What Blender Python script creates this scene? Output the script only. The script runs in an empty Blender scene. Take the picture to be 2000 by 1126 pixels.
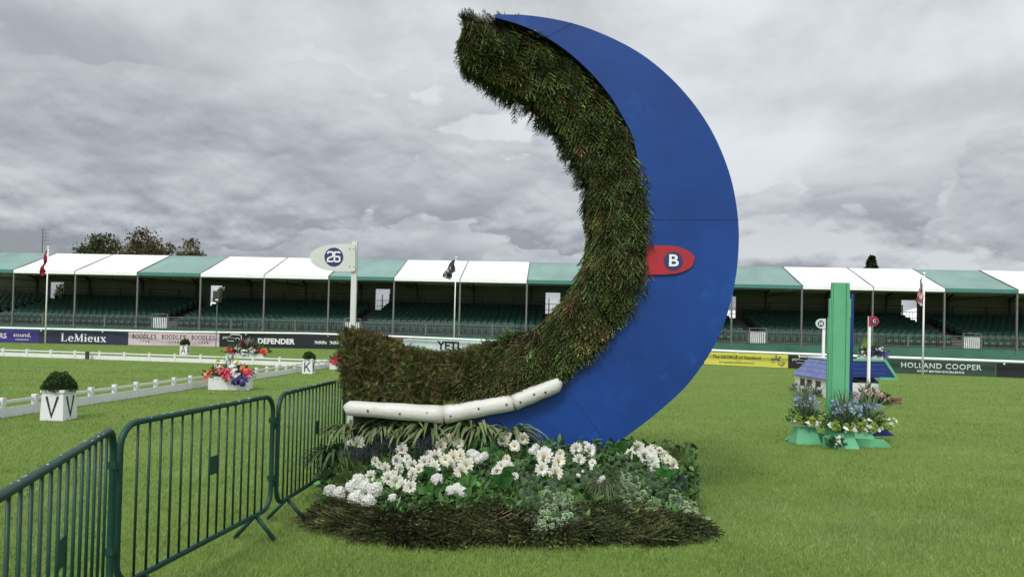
import bpy, math, random
import numpy as np
from mathutils import Vector, Matrix
random.seed(7); RNG = np.random.default_rng(11)
S = bpy.context.scene; C = S.collection
# ---------------------------------------------------------------- camera
FPX, PX0, PY0, CH = 1390.0, 1000.0, 620.0, 1.75     # focal length and principal point in photo pixels, eye height
PITCH, ROLL = math.atan(20/1390), math.radians(1.39)
cam = bpy.data.objects.new('camera', bpy.data.cameras.new('camera')); C.objects.link(cam); S.camera = cam
cam.data.sensor_width = 36; cam.data.lens = 36*FPX/2000; cam.data.shift_y = (PY0-563)/2000
cam.data.clip_end = 3000; cam.data.clip_start = .05
R0 = Matrix.Rotation(math.pi/2+PITCH, 3, 'X') @ Matrix.Rotation(ROLL, 3, 'Z')
cam.matrix_world = Matrix.Translation((0,0,CH)) @ R0.to_4x4()
RM = np.array(R0)
def ray(px, py):
    return RM @ np.array([(px-PX0)/FPX, (PY0-py)/FPX, -1.0])
def gp(px, py, z=0.0):                               # point where that sight line meets the level z
    d = ray(px, py); t = (z-CH)/d[2]
    return np.array([d[0]*t, d[1]*t, z])
def at(px, py, D):                                   # point at distance D down the field
    d = ray(px, py); t = D/d[1]
    return np.array([d[0]*t, D, CH+d[2]*t])
# ---------------------------------------------------------------- light
SUN_EL, SUN_AZ = math.radians(46), math.radians(205)   # azimuth clockwise from +Y
W = bpy.data.worlds.new("World"); S.world = W; W.use_nodes = True
def N(nt, t, loc=None, **kw):
    n = nt.nodes.new(t)
    for k, v in kw.items():
        if k in n.inputs: n.inputs[k].default_value = v
        else: setattr(n, k, v)
    return n
OFF1 = (3.1, 1.7, .0)
def world():
    nt = W.node_tree; nt.nodes.clear(); L = nt.links.new
    out = N(nt,'ShaderNodeOutputWorld'); bg = N(nt,'ShaderNodeBackground'); bg.inputs['Strength'].default_value = .1
    L(bg.outputs[0], out.inputs[0])
    sky = N(nt,'ShaderNodeTexSky'); sky.sky_type = 'NISHITA'; sky.sun_disc = False
    sky.sun_elevation = SUN_EL; sky.sun_rotation = SUN_AZ
    tc = N(nt,'ShaderNodeTexCoord'); sp = N(nt,'ShaderNodeSeparateXYZ'); L(tc.outputs['Generated'], sp.inputs[0])
    def M(op, a, b=None, c=None, clamp=False):
        n = nt.nodes.new('ShaderNodeMath'); n.operation = op; n.use_clamp = clamp
        for i, v in enumerate((a,b,c)):
            if v is None: continue
            if isinstance(v, (int,float)): n.inputs[i].default_value = v
            else: L(v, n.inputs[i])
        return n.outputs[0]
    def VM(op, a, b):
        n = nt.nodes.new('ShaderNodeVectorMath'); n.operation = op
        for i, v in enumerate((a,b)):
            if isinstance(v, (int,float)): n.inputs['Scale'].default_value = v
            elif isinstance(v, tuple): n.inputs[i].default_value = v
            elif v is not None: L(v, n.inputs['Scale'] if (op=='SCALE' and i==1) else n.inputs[i])
        return n.outputs[0]
    def ss(v, a, b, o0=0., o1=1.):
        n = nt.nodes.new('ShaderNodeMapRange'); n.interpolation_type = 'SMOOTHSTEP'
        L(v, n.inputs[0]); n.inputs[1].default_value = a; n.inputs[2].default_value = b
        n.inputs[3].default_value = o0; n.inputs[4].default_value = o1; return n.outputs[0]
    z = M('MAXIMUM', sp.outputs[2], 0.0)
    inv = M('DIVIDE', 1.0, M('ADD', z, .13))
    cb = N(nt,'ShaderNodeCombineXYZ'); L(sp.outputs[0], cb.inputs[0]); L(sp.outputs[1], cb.inputs[1])
    P = VM('SCALE', cb.outputs[0], inv)                 # a cloud deck seen in perspective
    def noise(vec, scale, detail, rough=.55, dist=0., off=(0,0,0)):
        v = VM('ADD', vec, off)
        n = N(nt,'ShaderNodeTexNoise'); n.inputs['Scale'].default_value = scale; n.inputs['Detail'].default_value = detail
        n.inputs['Roughness'].default_value = rough; n.inputs['Distortion'].default_value = dist; L(v, n.inputs['Vector']); return n.outputs['Fac']
    up = VM('SCALE', P, .955)
    # heaped clouds: the direction itself as coordinate, flattened, so they stand upright above the horizon
    cb2 = N(nt,'ShaderNodeCombineXYZ'); L(sp.outputs[0], cb2.inputs[0]); L(sp.outputs[1], cb2.inputs[1]); L(M('MULTIPLY', z, 2.0), cb2.inputs[2])
    Q = cb2.outputs[0]
    def billow(vec, sc, off):            # rounded lumps: folded noise
        n = noise(vec, sc, 0, .5, 0., off); f = M('ABSOLUTE', M('SUBTRACT', n, .5)); return M('SUBTRACT', 1., M('MULTIPLY', f, 4.))
    def heap(vec, off):
        a = M('MULTIPLY', noise(vec, 2.7, 1, .5, .0, off), .66)
        a = M('ADD', a, M('MULTIPLY', noise(vec, 8.0, 1, .5, .0, off), .22))
        a = M('ADD', a, M('MULTIPLY', noise(vec, 20.0, 6, .56, .1, off), .145))
        return M('ADD', a, M('MULTIPLY', billow(vec, 15., off), -.028))
    def layer(off, th, soft, zlo, zhi, base, gain, up_):
        h0 = heap(Q, off); h1 = heap(VM('ADD', Q, (0,0,up_)), off); hh = heap(VM('ADD', Q, (0,0,up_*.25)), off)
        mk_ = M('MULTIPLY', ss(h0, th, th+soft), ss(z, zlo, zhi, 1., .0))
        sh = M('ADD', M('MULTIPLY', M('SUBTRACT', h0, h1), gain), M('MULTIPLY', M('SUBTRACT', h0, hh), gain*1.5))
        return mk_, M('ADD', base, M('MAXIMUM', M('MINIMUM', sh, .22), -.13))
    def fmix(f, a, b):
        mx = N(nt,'ShaderNodeMix'); mx.data_type = 'FLOAT'; L(f, mx.inputs[0]); L(a, mx.inputs[2]); L(b, mx.inputs[3]); return mx.outputs[0]
    deck = M('ADD', M('MULTIPLY', noise(P, .55, 3, .5, .2, (1.3,.4,0)), .5), M('MULTIPLY', noise(Q, 3.2, 6, .55, .2, (5.,2.,0)), .5))
    v = ss(deck, .39, .60, .77, .46)
    v = M('MULTIPLY', v, ss(z, .0, .34, .74, 1.))
    v = M('ADD', v, M('MULTIPLY', ss(sp.outputs[0], -.5, .5, -.04, .05), 1.0))
    m2, v2_ = layer((11.3, 4.1, 2.0), .515, .02, .22, .40, .46, 1.2, .05)
    val = fmix(M('MULTIPLY', m2, .75), v, v2_)
    m1, v1_ = layer(OFF1, .475, .016, .10, .24, .44, 2.1, .06)
    val = fmix(M('MULTIPLY', m1, .92), val, v1_)
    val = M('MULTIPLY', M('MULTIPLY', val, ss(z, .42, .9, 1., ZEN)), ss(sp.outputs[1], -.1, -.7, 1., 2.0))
    ramp = N(nt,'ShaderNodeMix'); ramp.data_type = 'RGBA'
    L(ss(val, .28, .72), ramp.inputs[0]); ramp.inputs[6].default_value = (.91,.975,1.08,1); ramp.inputs[7].default_value = (.955,1.0,1.035,1)
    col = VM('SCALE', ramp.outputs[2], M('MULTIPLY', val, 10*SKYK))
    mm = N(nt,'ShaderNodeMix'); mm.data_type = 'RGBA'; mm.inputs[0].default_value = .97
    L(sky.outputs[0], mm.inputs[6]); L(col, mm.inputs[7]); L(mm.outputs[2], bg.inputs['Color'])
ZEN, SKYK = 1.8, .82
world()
sun = bpy.data.objects.new('sun', bpy.data.lights.new('sun','SUN')); C.objects.link(sun)
sun.data.energy = 1.5; sun.data.angle = math.radians(14); sun.data.color = (1,.965,.92)
sd = Vector((math.sin(SUN_AZ)*math.cos(SUN_EL), math.cos(SUN_AZ)*math.cos(SUN_EL), math.sin(SUN_EL)))
sun.rotation_euler = sd.to_track_quat('Z','Y').to_euler()
S.view_settings.view_transform = 'Standard'; S.view_settings.look = 'None'; S.view_settings.exposure = .35; S.view_settings.gamma = 1
S.render.engine = 'CYCLES'; S.cycles.max_bounces = 6
# ---------------------------------------------------------------- materials
MATS = {}
def mat(name, col=(.5,.5,.5), rough=.6, var=.12, scale=6., bump=0., bscale=30., metal=0., attr=False, spec=.4, trans=0., detail=5, stretch=None, dirt=None, dirt_amt=0.):
    """procedural material: base colour with noise variation, optional vertex colour, optional dirt patches"""
    if name in MATS: return MATS[name]
    m = bpy.data.materials.new(name); m.use_nodes = True; nt = m.node_tree; L = nt.links.new
    b = nt.nodes['Principled BSDF']; b.inputs['Roughness'].default_value = rough; b.inputs['Metallic'].default_value = metal
    b.inputs['Specular IOR Level'].default_value = spec
    tc = N(nt,'ShaderNodeTexCoord'); src = tc.outputs['Object']
    if stretch:
        mp = N(nt,'ShaderNodeMapping'); mp.inputs['Scale'].default_value = stretch; L(src, mp.inputs[0]); src = mp.outputs[0]
    no = N(nt,'ShaderNodeTexNoise'); no.inputs['Scale'].default_value = scale; no.inputs['Detail'].default_value = detail; L(src, no.inputs['Vector'])
    mr = N(nt,'ShaderNodeMapRange'); mr.inputs[1].default_value = .3; mr.inputs[2].default_value = .7
    mr.inputs[3].default_value = 1-var; mr.inputs[4].default_value = 1+var; L(no.outputs['Fac'], mr.inputs[0])
    vm = N(nt,'ShaderNodeVectorMath'); vm.operation = 'SCALE'; L(mr.outputs[0], vm.inputs['Scale'])
    if attr:
        a = N(nt,'ShaderNodeAttribute'); a.attribute_name = 'Col'; L(a.outputs['Color'], vm.inputs[0])
    else: vm.inputs[0].default_value = col
    res = vm.outputs[0]
    if dirt:
        n2 = N(nt,'ShaderNodeTexNoise'); n2.inputs['Scale'].default_value = scale*2.3; n2.inputs['Detail'].default_value = 9; n2.inputs['Roughness'].default_value = .7; L(src, n2.inputs['Vector'])
        r2 = N(nt,'ShaderNodeMapRange'); r2.inputs[1].default_value = .56; r2.inputs[2].default_value = .72; r2.inputs[4].default_value = dirt_amt; L(n2.outputs['Fac'], r2.inputs[0])
        mx = N(nt,'ShaderNodeMix'); mx.data_type = 'RGBA'; L(r2.outputs[0], mx.inputs[0]); L(res, mx.inputs[6]); mx.inputs[7].default_value = (*dirt,1); res = mx.outputs[2]
    L(res, b.inputs['Base Color'])
    if bump:
        n3 = N(nt,'ShaderNodeTexNoise'); n3.inputs['Scale'].default_value = bscale; n3.inputs['Detail'].default_value = 5; L(src, n3.inputs['Vector'])
        bp = N(nt,'ShaderNodeBump'); bp.inputs['Strength'].default_value = bump; bp.inputs['Distance'].default_value = .02
        L(n3.outputs['Fac'], bp.inputs['Height']); L(bp.outputs[0], b.inputs['Normal'])
    if trans:
        tr = N(nt,'ShaderNodeBsdfTranslucent'); L(res, tr.inputs['Color']); ms = N(nt,'ShaderNodeMixShader'); ms.inputs[0].default_value = trans
        L(b.outputs[0], ms.inputs[1]); L(tr.outputs[0], ms.inputs[2]); L(ms.outputs[0], nt.nodes['Material Output'].inputs[0])
    MATS[name] = m; return m
# ---------------------------------------------------------------- objects
def tag(o, label=None, cat=None, group=None, kind=None):
    for k, v in (('label',label),('category',cat),('group',group),('kind',kind)):
        if v: o[k] = v
    return o
def thing(name, loc, label, cat, group=None, rz=0.):
    o = bpy.data.objects.new(name, None); C.objects.link(o); o.location = tuple(float(v) for v in loc); o.rotation_euler = (0,0,rz)
    o.empty_display_size = .1
    return tag(o, label, cat, group)
def wloc(o):
    v = Vector((0,0,0))
    while o is not None: v += o.location; o = o.parent
    return np.array(v)
def link(name, me, parent=None, loc=(0,0,0), rz=0.):
    o = bpy.data.objects.new(name, me); C.objects.link(o); o.location = loc; o.rotation_euler = (0,0,rz)
    if parent is not None: o.parent = parent
    return o
def mk(name, V, F, m, col=None, smooth=False):
    V = np.asarray(V, dtype=np.float32); me = bpy.data.meshes.new(name)
    if isinstance(F, np.ndarray):
        n, k = F.shape
        me.vertices.add(len(V)); me.vertices.foreach_set('co', V.ravel())
        me.loops.add(n*k); me.loops.foreach_set('vertex_index', F.astype(np.int32).ravel())
        me.polygons.add(n); me.polygons.foreach_set('loop_start', np.arange(0, n*k, k, dtype=np.int32))
        me.update(calc_edges=True)
    else:
        me.from_pydata(V.tolist(), [], F); me.update()
    if col is not None:
        a = me.color_attributes.new('Col','FLOAT_COLOR','POINT')
        c = np.ones((len(V),4), np.float32); c[:,:3] = col; a.data.foreach_set('color', c.ravel())
    if smooth: me.polygons.foreach_set('use_smooth', [True]*len(me.polygons))
    me.materials.append(m); return me
class MB:
    """collects boxes, tubes, prisms as one mesh"""
    def __init__(s): s.V = []; s.F = []; s.c = []; s.cur = (1,1,1)
    def add(s, V, F):
        b = len(s.V); s.V += [tuple(float(x) for x in v) for v in V]; s.F += [tuple(i+b for i in f) for f in F]; s.c += [s.cur]*len(V); return s
    def box(s, a, b):
        x0,y0,z0 = a; x1,y1,z1 = b
        return s.add([(x0,y0,z0),(x1,y0,z0),(x1,y1,z0),(x0,y1,z0),(x0,y0,z1),(x1,y0,z1),(x1,y1,z1),(x0,y1,z1)],
            [(0,3,2,1),(4,5,6,7),(0,1,5,4),(1,2,6,5),(2,3,7,6),(3,0,4,7)])
    def beam(s, p, q, w, h, up=(0,0,1)):                  # box bar from p to q
        p = np.array(p,float); q = np.array(q,float); d = q-p; d /= np.linalg.norm(d)
        u = np.array(up,float); r = np.cross(d,u)
        if np.linalg.norm(r) < 1e-4: r = np.cross(d,(1,0,0))
        r /= np.linalg.norm(r); u = np.cross(r,d)
        V = [e+r*a*w/2+u*b*h/2 for e in (p,q) for a,b in ((-1,-1),(1,-1),(1,1),(-1,1))]
        return s.add(V, [(0,1,2,3),(7,6,5,4),(0,4,5,1),(1,5,6,2),(2,6,7,3),(3,7,4,0)])
    def tube(s, pts, r, n=8, cap=True):
        pts = [np.array(p,float) for p in pts]; k = len(pts)
        rs = r if isinstance(r,(list,tuple)) else [r]*k
        V = []; ref = None
        for i,p in enumerate(pts):
            d = pts[min(i+1,k-1)]-pts[max(i-1,0)]; d /= (np.linalg.norm(d)+1e-9)
            if ref is None:
                ref = np.cross(d,(0,0,1)); 
                if np.linalg.norm(ref) < 1e-3: ref = np.cross(d,(0,1,0))
            ref = ref-d*np.dot(ref,d); ref /= (np.linalg.norm(ref)+1e-9); w = np.cross(d,ref)
            for j in range(n):
                a = 2*math.pi*j/n; V.append(p+rs[i]*(math.cos(a)*ref+math.sin(a)*w))
        F = [(i*n+j, i*n+(j+1)%n, (i+1)*n+(j+1)%n, (i+1)*n+j) for i in range(k-1) for j in range(n)]
        if cap: F += [tuple(range(n))[::-1], tuple((k-1)*n+j for j in range(n))]
        return s.add(V,F)
    def prism(s, poly, y0, y1):                            # XZ outline extruded along Y
        n = len(poly); V = [(x,y0,z) for x,z in poly]+[(x,y1,z) for x,z in poly]
        return s.add(V, [tuple(range(n)), tuple(range(2*n-1,n-1,-1))]+[(i,i+n,(i+1)%n+n,(i+1)%n) for i in range(n)])
    def stroke(s, pts, w, y0=-.004, y1=0., close=False):   # ribbon in the XZ plane
        pts = [np.array(p,float) for p in pts]; k = len(pts); Lf = []; Rt = []
        for i,p in enumerate(pts):
            a = pts[i-1] if (i>0 or close) else p; b = pts[(i+1)%k] if (i<k-1 or close) else p
            d1 = p-a; d2 = b-p; l1 = np.linalg.norm(d1); l2 = np.linalg.norm(d2)
            d1 = d1/l1 if l1>1e-9 else d2/l2; d2 = d2/l2 if l2>1e-9 else d1
            d = d1+d2; d /= (np.linalg.norm(d)+1e-9); nn = np.array([-d[1],d[0]]); c = max(.5,float(np.dot(nn,[-d1[1],d1[0]])))
            Lf.append(p+nn*w/2/c); Rt.append(p-nn*w/2/c)
        rng = range(k if close else k-1)
        for i in rng:
            j = (i+1)%k; s.prism([Lf[i],Rt[i],Rt[j],Lf[j]], y0, y1)
        return s
    def build(s, name, m, parent=None, local=False, smooth=False, bev=0., attr=False):
        V = np.array(s.V); 
        if parent is not None and not local: V = V-wloc(parent)
        me = mk(name, V, s.F, m, np.array(s.c) if attr else None, smooth)
        o = link(name, me, parent)
        if bev:
            md = o.modifiers.new('bevel','BEVEL'); md.width = bev; md.segments = 2; md.limit_method = 'ANGLE'
        return o
    def mesh(s, name, m, smooth=False, attr=False): return mk(name, s.V, s.F, m, np.array(s.c) if attr else None, smooth)
def text_geo(t, size, bold=0., xs=1., align='CENTER', spacing=1.):
    cu = bpy.data.curves.new('t','FONT'); cu.body = t; cu.size = size; cu.align_x = align; cu.align_y = 'CENTER'
    cu.offset = bold*size; cu.extrude = .002; cu.space_character = spacing; cu.resolution_u = 3
    o = bpy.data.objects.new('t', cu); C.objects.link(o); dg = bpy.context.evaluated_depsgraph_get(); dg.update()
    me = bpy.data.meshes.new_from_object(o.evaluated_get(dg)); V = [(v.co.x*xs, -v.co.z, v.co.y) for v in me.vertices]
    F = [tuple(p.vertices) for p in me.polygons]; bpy.data.objects.remove(o); bpy.data.curves.remove(cu); bpy.data.meshes.remove(me)
    return V, F
def text(mb, t, x, z, size, bold=0., xs=1., y=-.004, align='CENTER', spacing=1.):
    V, F = text_geo(t, size, bold, xs, align, spacing); mb.add([(a+x,b+y,c+z) for a,b,c in V], F)
# scattered small geometry -------------------------------------------------
def rotmats(d, up, roll):
    """frames whose x is d, z near up, turned by roll"""
    d = d/np.linalg.norm(d,axis=1,keepdims=True); y = np.cross(up,d); y /= (np.linalg.norm(y,axis=1,keepdims=True)+1e-6); z = np.cross(d,y)
    c = np.cos(roll)[:,None]; s_ = np.sin(roll)[:,None]
    return np.stack([d, y*c+z*s_, z*c-y*s_], axis=2)
def scatter(T, pos, R, sc, colmul):
    """T = (V, F, col); returns V, F, col for all copies"""
    V, F, c = T; K = len(pos); n = len(V)
    sc = np.asarray(sc,float); sc = sc[:,None,None] if sc.ndim==1 else sc[:,None,:]
    P = np.einsum('kij,kvj->kvi', R, V[None]*sc)+pos[:,None,:]
    FF = (F[None]+(np.arange(K)*n)[:,None,None]).reshape(-1,F.shape[1])
    cc = (c[None]*colmul[:,None,:]).reshape(-1,3)
    return P.reshape(-1,3), FF, cc
def cat3(parts):
    V=[];F=[];c=[];b=0
    for v,f,k in parts: V.append(v);F.append(f+b);c.append(k);b+=len(v)
    return np.concatenate(V),np.concatenate(F),np.concatenate(c)
def rnd3(n): 
    v = RNG.normal(size=(n,3)); return v/np.linalg.norm(v,axis=1,keepdims=True)
def colvar(n, v=.25, h=.08):
    b = np.exp(RNG.normal(0,v,n))[:,None]; return b*(1+RNG.normal(0,h,(n,3)))
def leafmat(): return mat('leaf', attr=True, rough=.5, var=.18, scale=40, trans=.25, spec=.35)
def put(name, T, parent, m=None, local=False, smooth=False):
    V,F,c = T
    if parent is not None and not local: V = V-wloc(parent)
    return link(name, mk(name, V, F, m or leafmat(), np.clip(c,0.002,.95), smooth), parent)
def leafT(w=.4, bend=.25, col=(.05,.1,.03), edge=None, fold=.12):
    """pointed leaf along +x, length 1, two rows"""
    xs = [0,.2,.5,.8,1.]; ws = [.12*w,.75*w,w,.55*w,.02]; V=[];c=[]
    for x,q in zip(xs,ws):
        z = -bend*x*x
        V += [(x,-q/2,z+fold*q),(x,0,z),(x,q/2,z+fold*q)]
        e = edge or col; c += [e,col,e]
    F = []
    for i in range(4):
        a=3*i; F += [(a,a+1,a+4),(a,a+4,a+3),(a+1,a+2,a+5),(a+1,a+5,a+4)]
    return np.array(V,float),np.array(F),np.array(c,float)
def quadleaf(w=.5,col=(.05,.1,.03),bend=.2):
    return np.array([(0,0,0),(.5,-w/2,.05),(1,0,-bend),(.5,w/2,.05)],float),np.array([(0,1,2),(0,2,3)]),np.array([col]*4,float)
def strapT(col=(.07,.12,.04), edge=None, w=.06, droop=1., n=7):
    """arching strap leaf rising from the origin and drooping over +x"""
    V=[];c=[];e = edge or col
    for i in range(n+1):
        t=i/n; x = .72*t+.25*t*t; z = 1.05*t-droop*t**2.3*1.15; ww = w*(.5+1.1*t)*(1-t**3*.95) if t<1 else .002
        V += [(x,-ww/2,z),(x,0,z-ww*.2),(x,ww/2,z)]; c += [e,col,e]
    F=[]
    for i in range(n):
        a=3*i; F += [(a,a+1,a+4),(a,a+4,a+3),(a+1,a+2,a+5),(a+1,a+5,a+4)]
    return np.array(V,float),np.array(F),np.array(c,float)
def sprigT(nt=5, nn=11, seed=0, green=(.055,.075,.022), brown=(.13,.075,.04), L=1.):
    """flat spruce spray along +x: a stem with side twigs, all set with needles"""
    r = np.random.default_rng(seed); V=[];F=[];c=[]
    def needle(p,d,l,w,col):
        s_ = np.cross(d,(0,0,1.))+r.normal(0,.3,3); s_/= np.linalg.norm(s_)+1e-6; b=len(V)
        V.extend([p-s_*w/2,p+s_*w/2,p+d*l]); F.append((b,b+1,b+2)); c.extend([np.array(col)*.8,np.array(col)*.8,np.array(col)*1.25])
    def twig(p0,d,l,k):
        side = np.cross(d,(0,0,1.)); side/=np.linalg.norm(side)
        b=len(V); V.extend([p0-side*.008,p0+side*.008,p0+d*l]); F.append((b,b+1,b+2)); c.extend([brown]*3)
        for i in range(k):
            t=(i+.5)/k; p=p0+d*l*t
            for sg in (-1,1):
                dd=d*.75+side*sg*(.62+r.normal(0,.12))+np.array([0,0,r.normal(.12,.28)]); dd/=np.linalg.norm(dd)
                needle(p,dd,.095*(1.25-.5*t)*r.uniform(.8,1.2),.026,green)
        needle(p0+d*l*.95,d,.09,.03,green)
    twig(np.zeros(3),np.array([1.,0,0]),.95,nn+5)
    for i in range(nt):
        t=.12+.62*i/max(1,nt-1)
        for sg in (-1,1):
            d=np.array([.78,sg*.62,r.normal(-.05,.12)]); d/=np.linalg.norm(d)
            twig(np.array([t,0,0]),d,(.46*(1-t*.75))*r.uniform(.75,1.1),max(4,int(nn*(1-t*.5))))
    return np.array(V,float),np.array(F),np.array(c,float)
def frondT(seed=0, green=(.052,.074,.025), brown=(.13,.08,.045)):
    """long narrow spruce shoot along +x: bottle-brush needles on a stem and a few close side shoots"""
    r=np.random.default_rng(seed); V=[];F=[];c=[]
    def brush(p0,d,l,k,rad):
        ff=r.uniform(.7,1.35)
        side=np.cross(d,(0,0,1.)); side/=np.linalg.norm(side); u=np.cross(side,d); b=len(V); V.extend([p0-side*.006,p0+side*.006,p0+d*l]); F.append((b,b+1,b+2)); c.extend([brown]*3)
        for i in range(k):
            t=(i+.5)/k; a=r.uniform(-.5,math.pi+.5); out=side*math.cos(a)+u*math.sin(a); dd=d*1.0+out*.62; dd/=np.linalg.norm(dd); p=p0+d*l*t; w=.046; s_=np.cross(dd,out); s_/=np.linalg.norm(s_)+1e-6
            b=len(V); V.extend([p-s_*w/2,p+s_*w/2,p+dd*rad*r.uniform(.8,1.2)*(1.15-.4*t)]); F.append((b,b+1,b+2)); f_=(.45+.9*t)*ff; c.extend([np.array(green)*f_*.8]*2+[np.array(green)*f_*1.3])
    brush(np.zeros(3),np.array([1.,0,0]),1.,34,.075)
    for i,(t,sg,l) in enumerate(((.06,1,.62),(.12,-1,.66),(.28,1,.55),(.34,-1,.5),(.52,1,.36),(.58,-1,.32))):
        d=np.array([.93,sg*r.uniform(.42,.66),r.uniform(-.04,.22)]); d/=np.linalg.norm(d); brush(np.array([t,0,0]),d,l*r.uniform(.85,1.1),int(36*l)+3,.075)
    return np.array(V,float),np.array(F),np.array(c,float)
def bloomT(kind):
    V=[];F=[];c=[]
    def petal(a,l,w,lift,base,tip,r0=.12,curl=.0):
        ca,sa=math.cos(a),math.sin(a); b=len(V)
        for (t,q) in ((0,.35),(.5,1.),(.85,.8),(1.,.15)):
            x=r0+l*t; z=lift*t*l-curl*t*t*l
            V.append((x*ca+q*w/2*sa, x*sa-q*w/2*ca, z)); V.append((x*ca-q*w/2*sa, x*sa+q*w/2*ca, z))
            k=np.array(base)*(1-t)+np.array(tip)*t; c.extend([k,k])
        for i in range(3): F.append((b+2*i,b+2*i+1,b+2*i+3)); F.append((b+2*i,b+2*i+3,b+2*i+2))
    def dome(r,h,col,n=8):
        b=len(V); V.append((0,0,h)); c.append(col)
        for ring,(rr,hh) in enumerate(((.6,.8),(1.,.2))):
            for j in range(n): a=2*math.pi*j/n; V.append((r*rr*math.cos(a),r*rr*math.sin(a),h*hh)); c.append(np.array(col)*(.9 if ring else 1))
        for j in range(n): F.append((b,b+1+j,b+1+(j+1)%n)); F.append((b+1+j,b+1+n+j,b+1+n+(j+1)%n)); F.append((b+1+j,b+1+n+(j+1)%n,b+1+(j+1)%n))
    W_=(.86,.86,.83); Cr=(.82,.79,.62)
    if kind in('daisy','cream'):
        cc=W_ if kind=='daisy' else (.84,.83,.74)
        for ring,(l,lift,n,off) in enumerate(((.88,.10,13,0),(.7,.42,11,.2),(.45,.85,8,.1))):
            for j in range(n): petal(2*math.pi*(j+off)/n+random.uniform(-.08,.08), l*random.uniform(.88,1.05), .36, lift, Cr if kind=='cream' else (.74,.72,.58), cc)
        dome(.17,.16,(.34,.24,.06))
    elif kind=='open':
        for j in range(11): petal(2*math.pi*j/11+random.uniform(-.1,.1), .86*random.uniform(.9,1.05), .40, .22, (.62,.6,.42), W_,curl=.2)
        for j in range(9): petal(2*math.pi*(j+.5)/9, .6, .34, .5, (.62,.6,.42), W_)
        dome(.2,.14,(.22,.17,.07))
    elif kind=='tip':
        for j in range(6): petal(2*math.pi*j/6, .7, .5, .1, (1,1,1), (1,1,1))
        for j in range(5): petal(2*math.pi*(j+.5)/5, .45, .4, .6, (.9,.9,.9), (1,1,1))
    elif kind=='ball':          # a head of many small florets
        for k in range(40):
            ph=math.acos(1-1.25*(k+.5)/40); th=k*2.39996; n=np.array([math.sin(ph)*math.cos(th),math.sin(ph)*math.sin(th),math.cos(ph)])
            t1=np.cross(n,(.3,.2,1.)); t1/=np.linalg.norm(t1); t2=np.cross(n,t1); a0=random.uniform(0,6); ctr=n*.92*random.uniform(.78,1.12)
            b=len(V); V.append(tuple(ctr-n*.05)); c.append((.66,.67,.55))
            for j in range(5):
                for s_ in (-.45,.45):
                    a=a0+2*math.pi*j/5+s_; V.append(tuple(ctr+(t1*math.cos(a)+t2*math.sin(a))*.40+n*random.uniform(-.10,.16))); c.append(W_)
                F.append((b,b+1+2*j,b+2+2*j))
    return np.array(V,float),np.array(F),np.array(c,float)
# ================================================================ GROUND
grassC=(.205,.300,.072)
def ground_mat():
    m=bpy.data.materials.new('lawn'); m.use_nodes=True; nt=m.node_tree; L=nt.links.new; b=nt.nodes['Principled BSDF']
    b.inputs['Roughness'].default_value=.85; b.inputs['Specular IOR Level'].default_value=.15
    tc=N(nt,'ShaderNodeTexCoord'); 
    def nz(sc,st,d=6):
        mp=N(nt,'ShaderNodeMapping'); mp.inputs['Scale'].default_value=st; L(tc.outputs['Object'],mp.inputs[0])
        n=N(nt,'ShaderNodeTexNoise'); n.inputs['Scale'].default_value=sc; n.inputs['Detail'].default_value=d; L(mp.outputs[0],n.inputs['Vector']); return n.outputs['Fac']
    def mix(f,a,bb,lo,hi):
        r=N(nt,'ShaderNodeMapRange'); r.inputs[1].default_value=lo; r.inputs[2].default_value=hi; L(f,r.inputs[0])
        x=N(nt,'ShaderNodeMix'); x.data_type='RGBA'; L(r.outputs[0],x.inputs[0])
        for i,v in ((6,a),(7,bb)):
            if isinstance(v,tuple): x.inputs[i].default_value=(*v,1)
            else: L(v,x.inputs[i])
        return x.outputs[2]
    a=mix(nz(1.2,(.25,1,1)),(.14,.215,.042),(.18,.255,.055),.35,.65)
    a=mix(nz(.35,(.35,1,1)),a,(.135,.22,.038),.4,.7)
    a=mix(nz(60,(1,1,1),3),a,(.08,.13,.025),.42,.75)
    a=mix(nz(9,(1,1,1)),a,(.17,.19,.07),.60,.78)
    L(a,b.inputs['Base Color'])
    bp=N(nt,'ShaderNodeBump'); bp.inputs['Strength'].default_value=.6; bp.inputs['Distance'].default_value=.03; L(nz(120,(1,1,1),3),bp.inputs['Height']); L(bp.outputs[0],b.inputs['Normal'])
    return m
g=MB(); g.add([(-900,-300,0),(900,-300,0),(900,2000,0),(-900,2000,0)],[(0,1,2,3)])
tag(g.build('ground',ground_mat()),'level mown green lawn',None,None,'structure')
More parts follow.
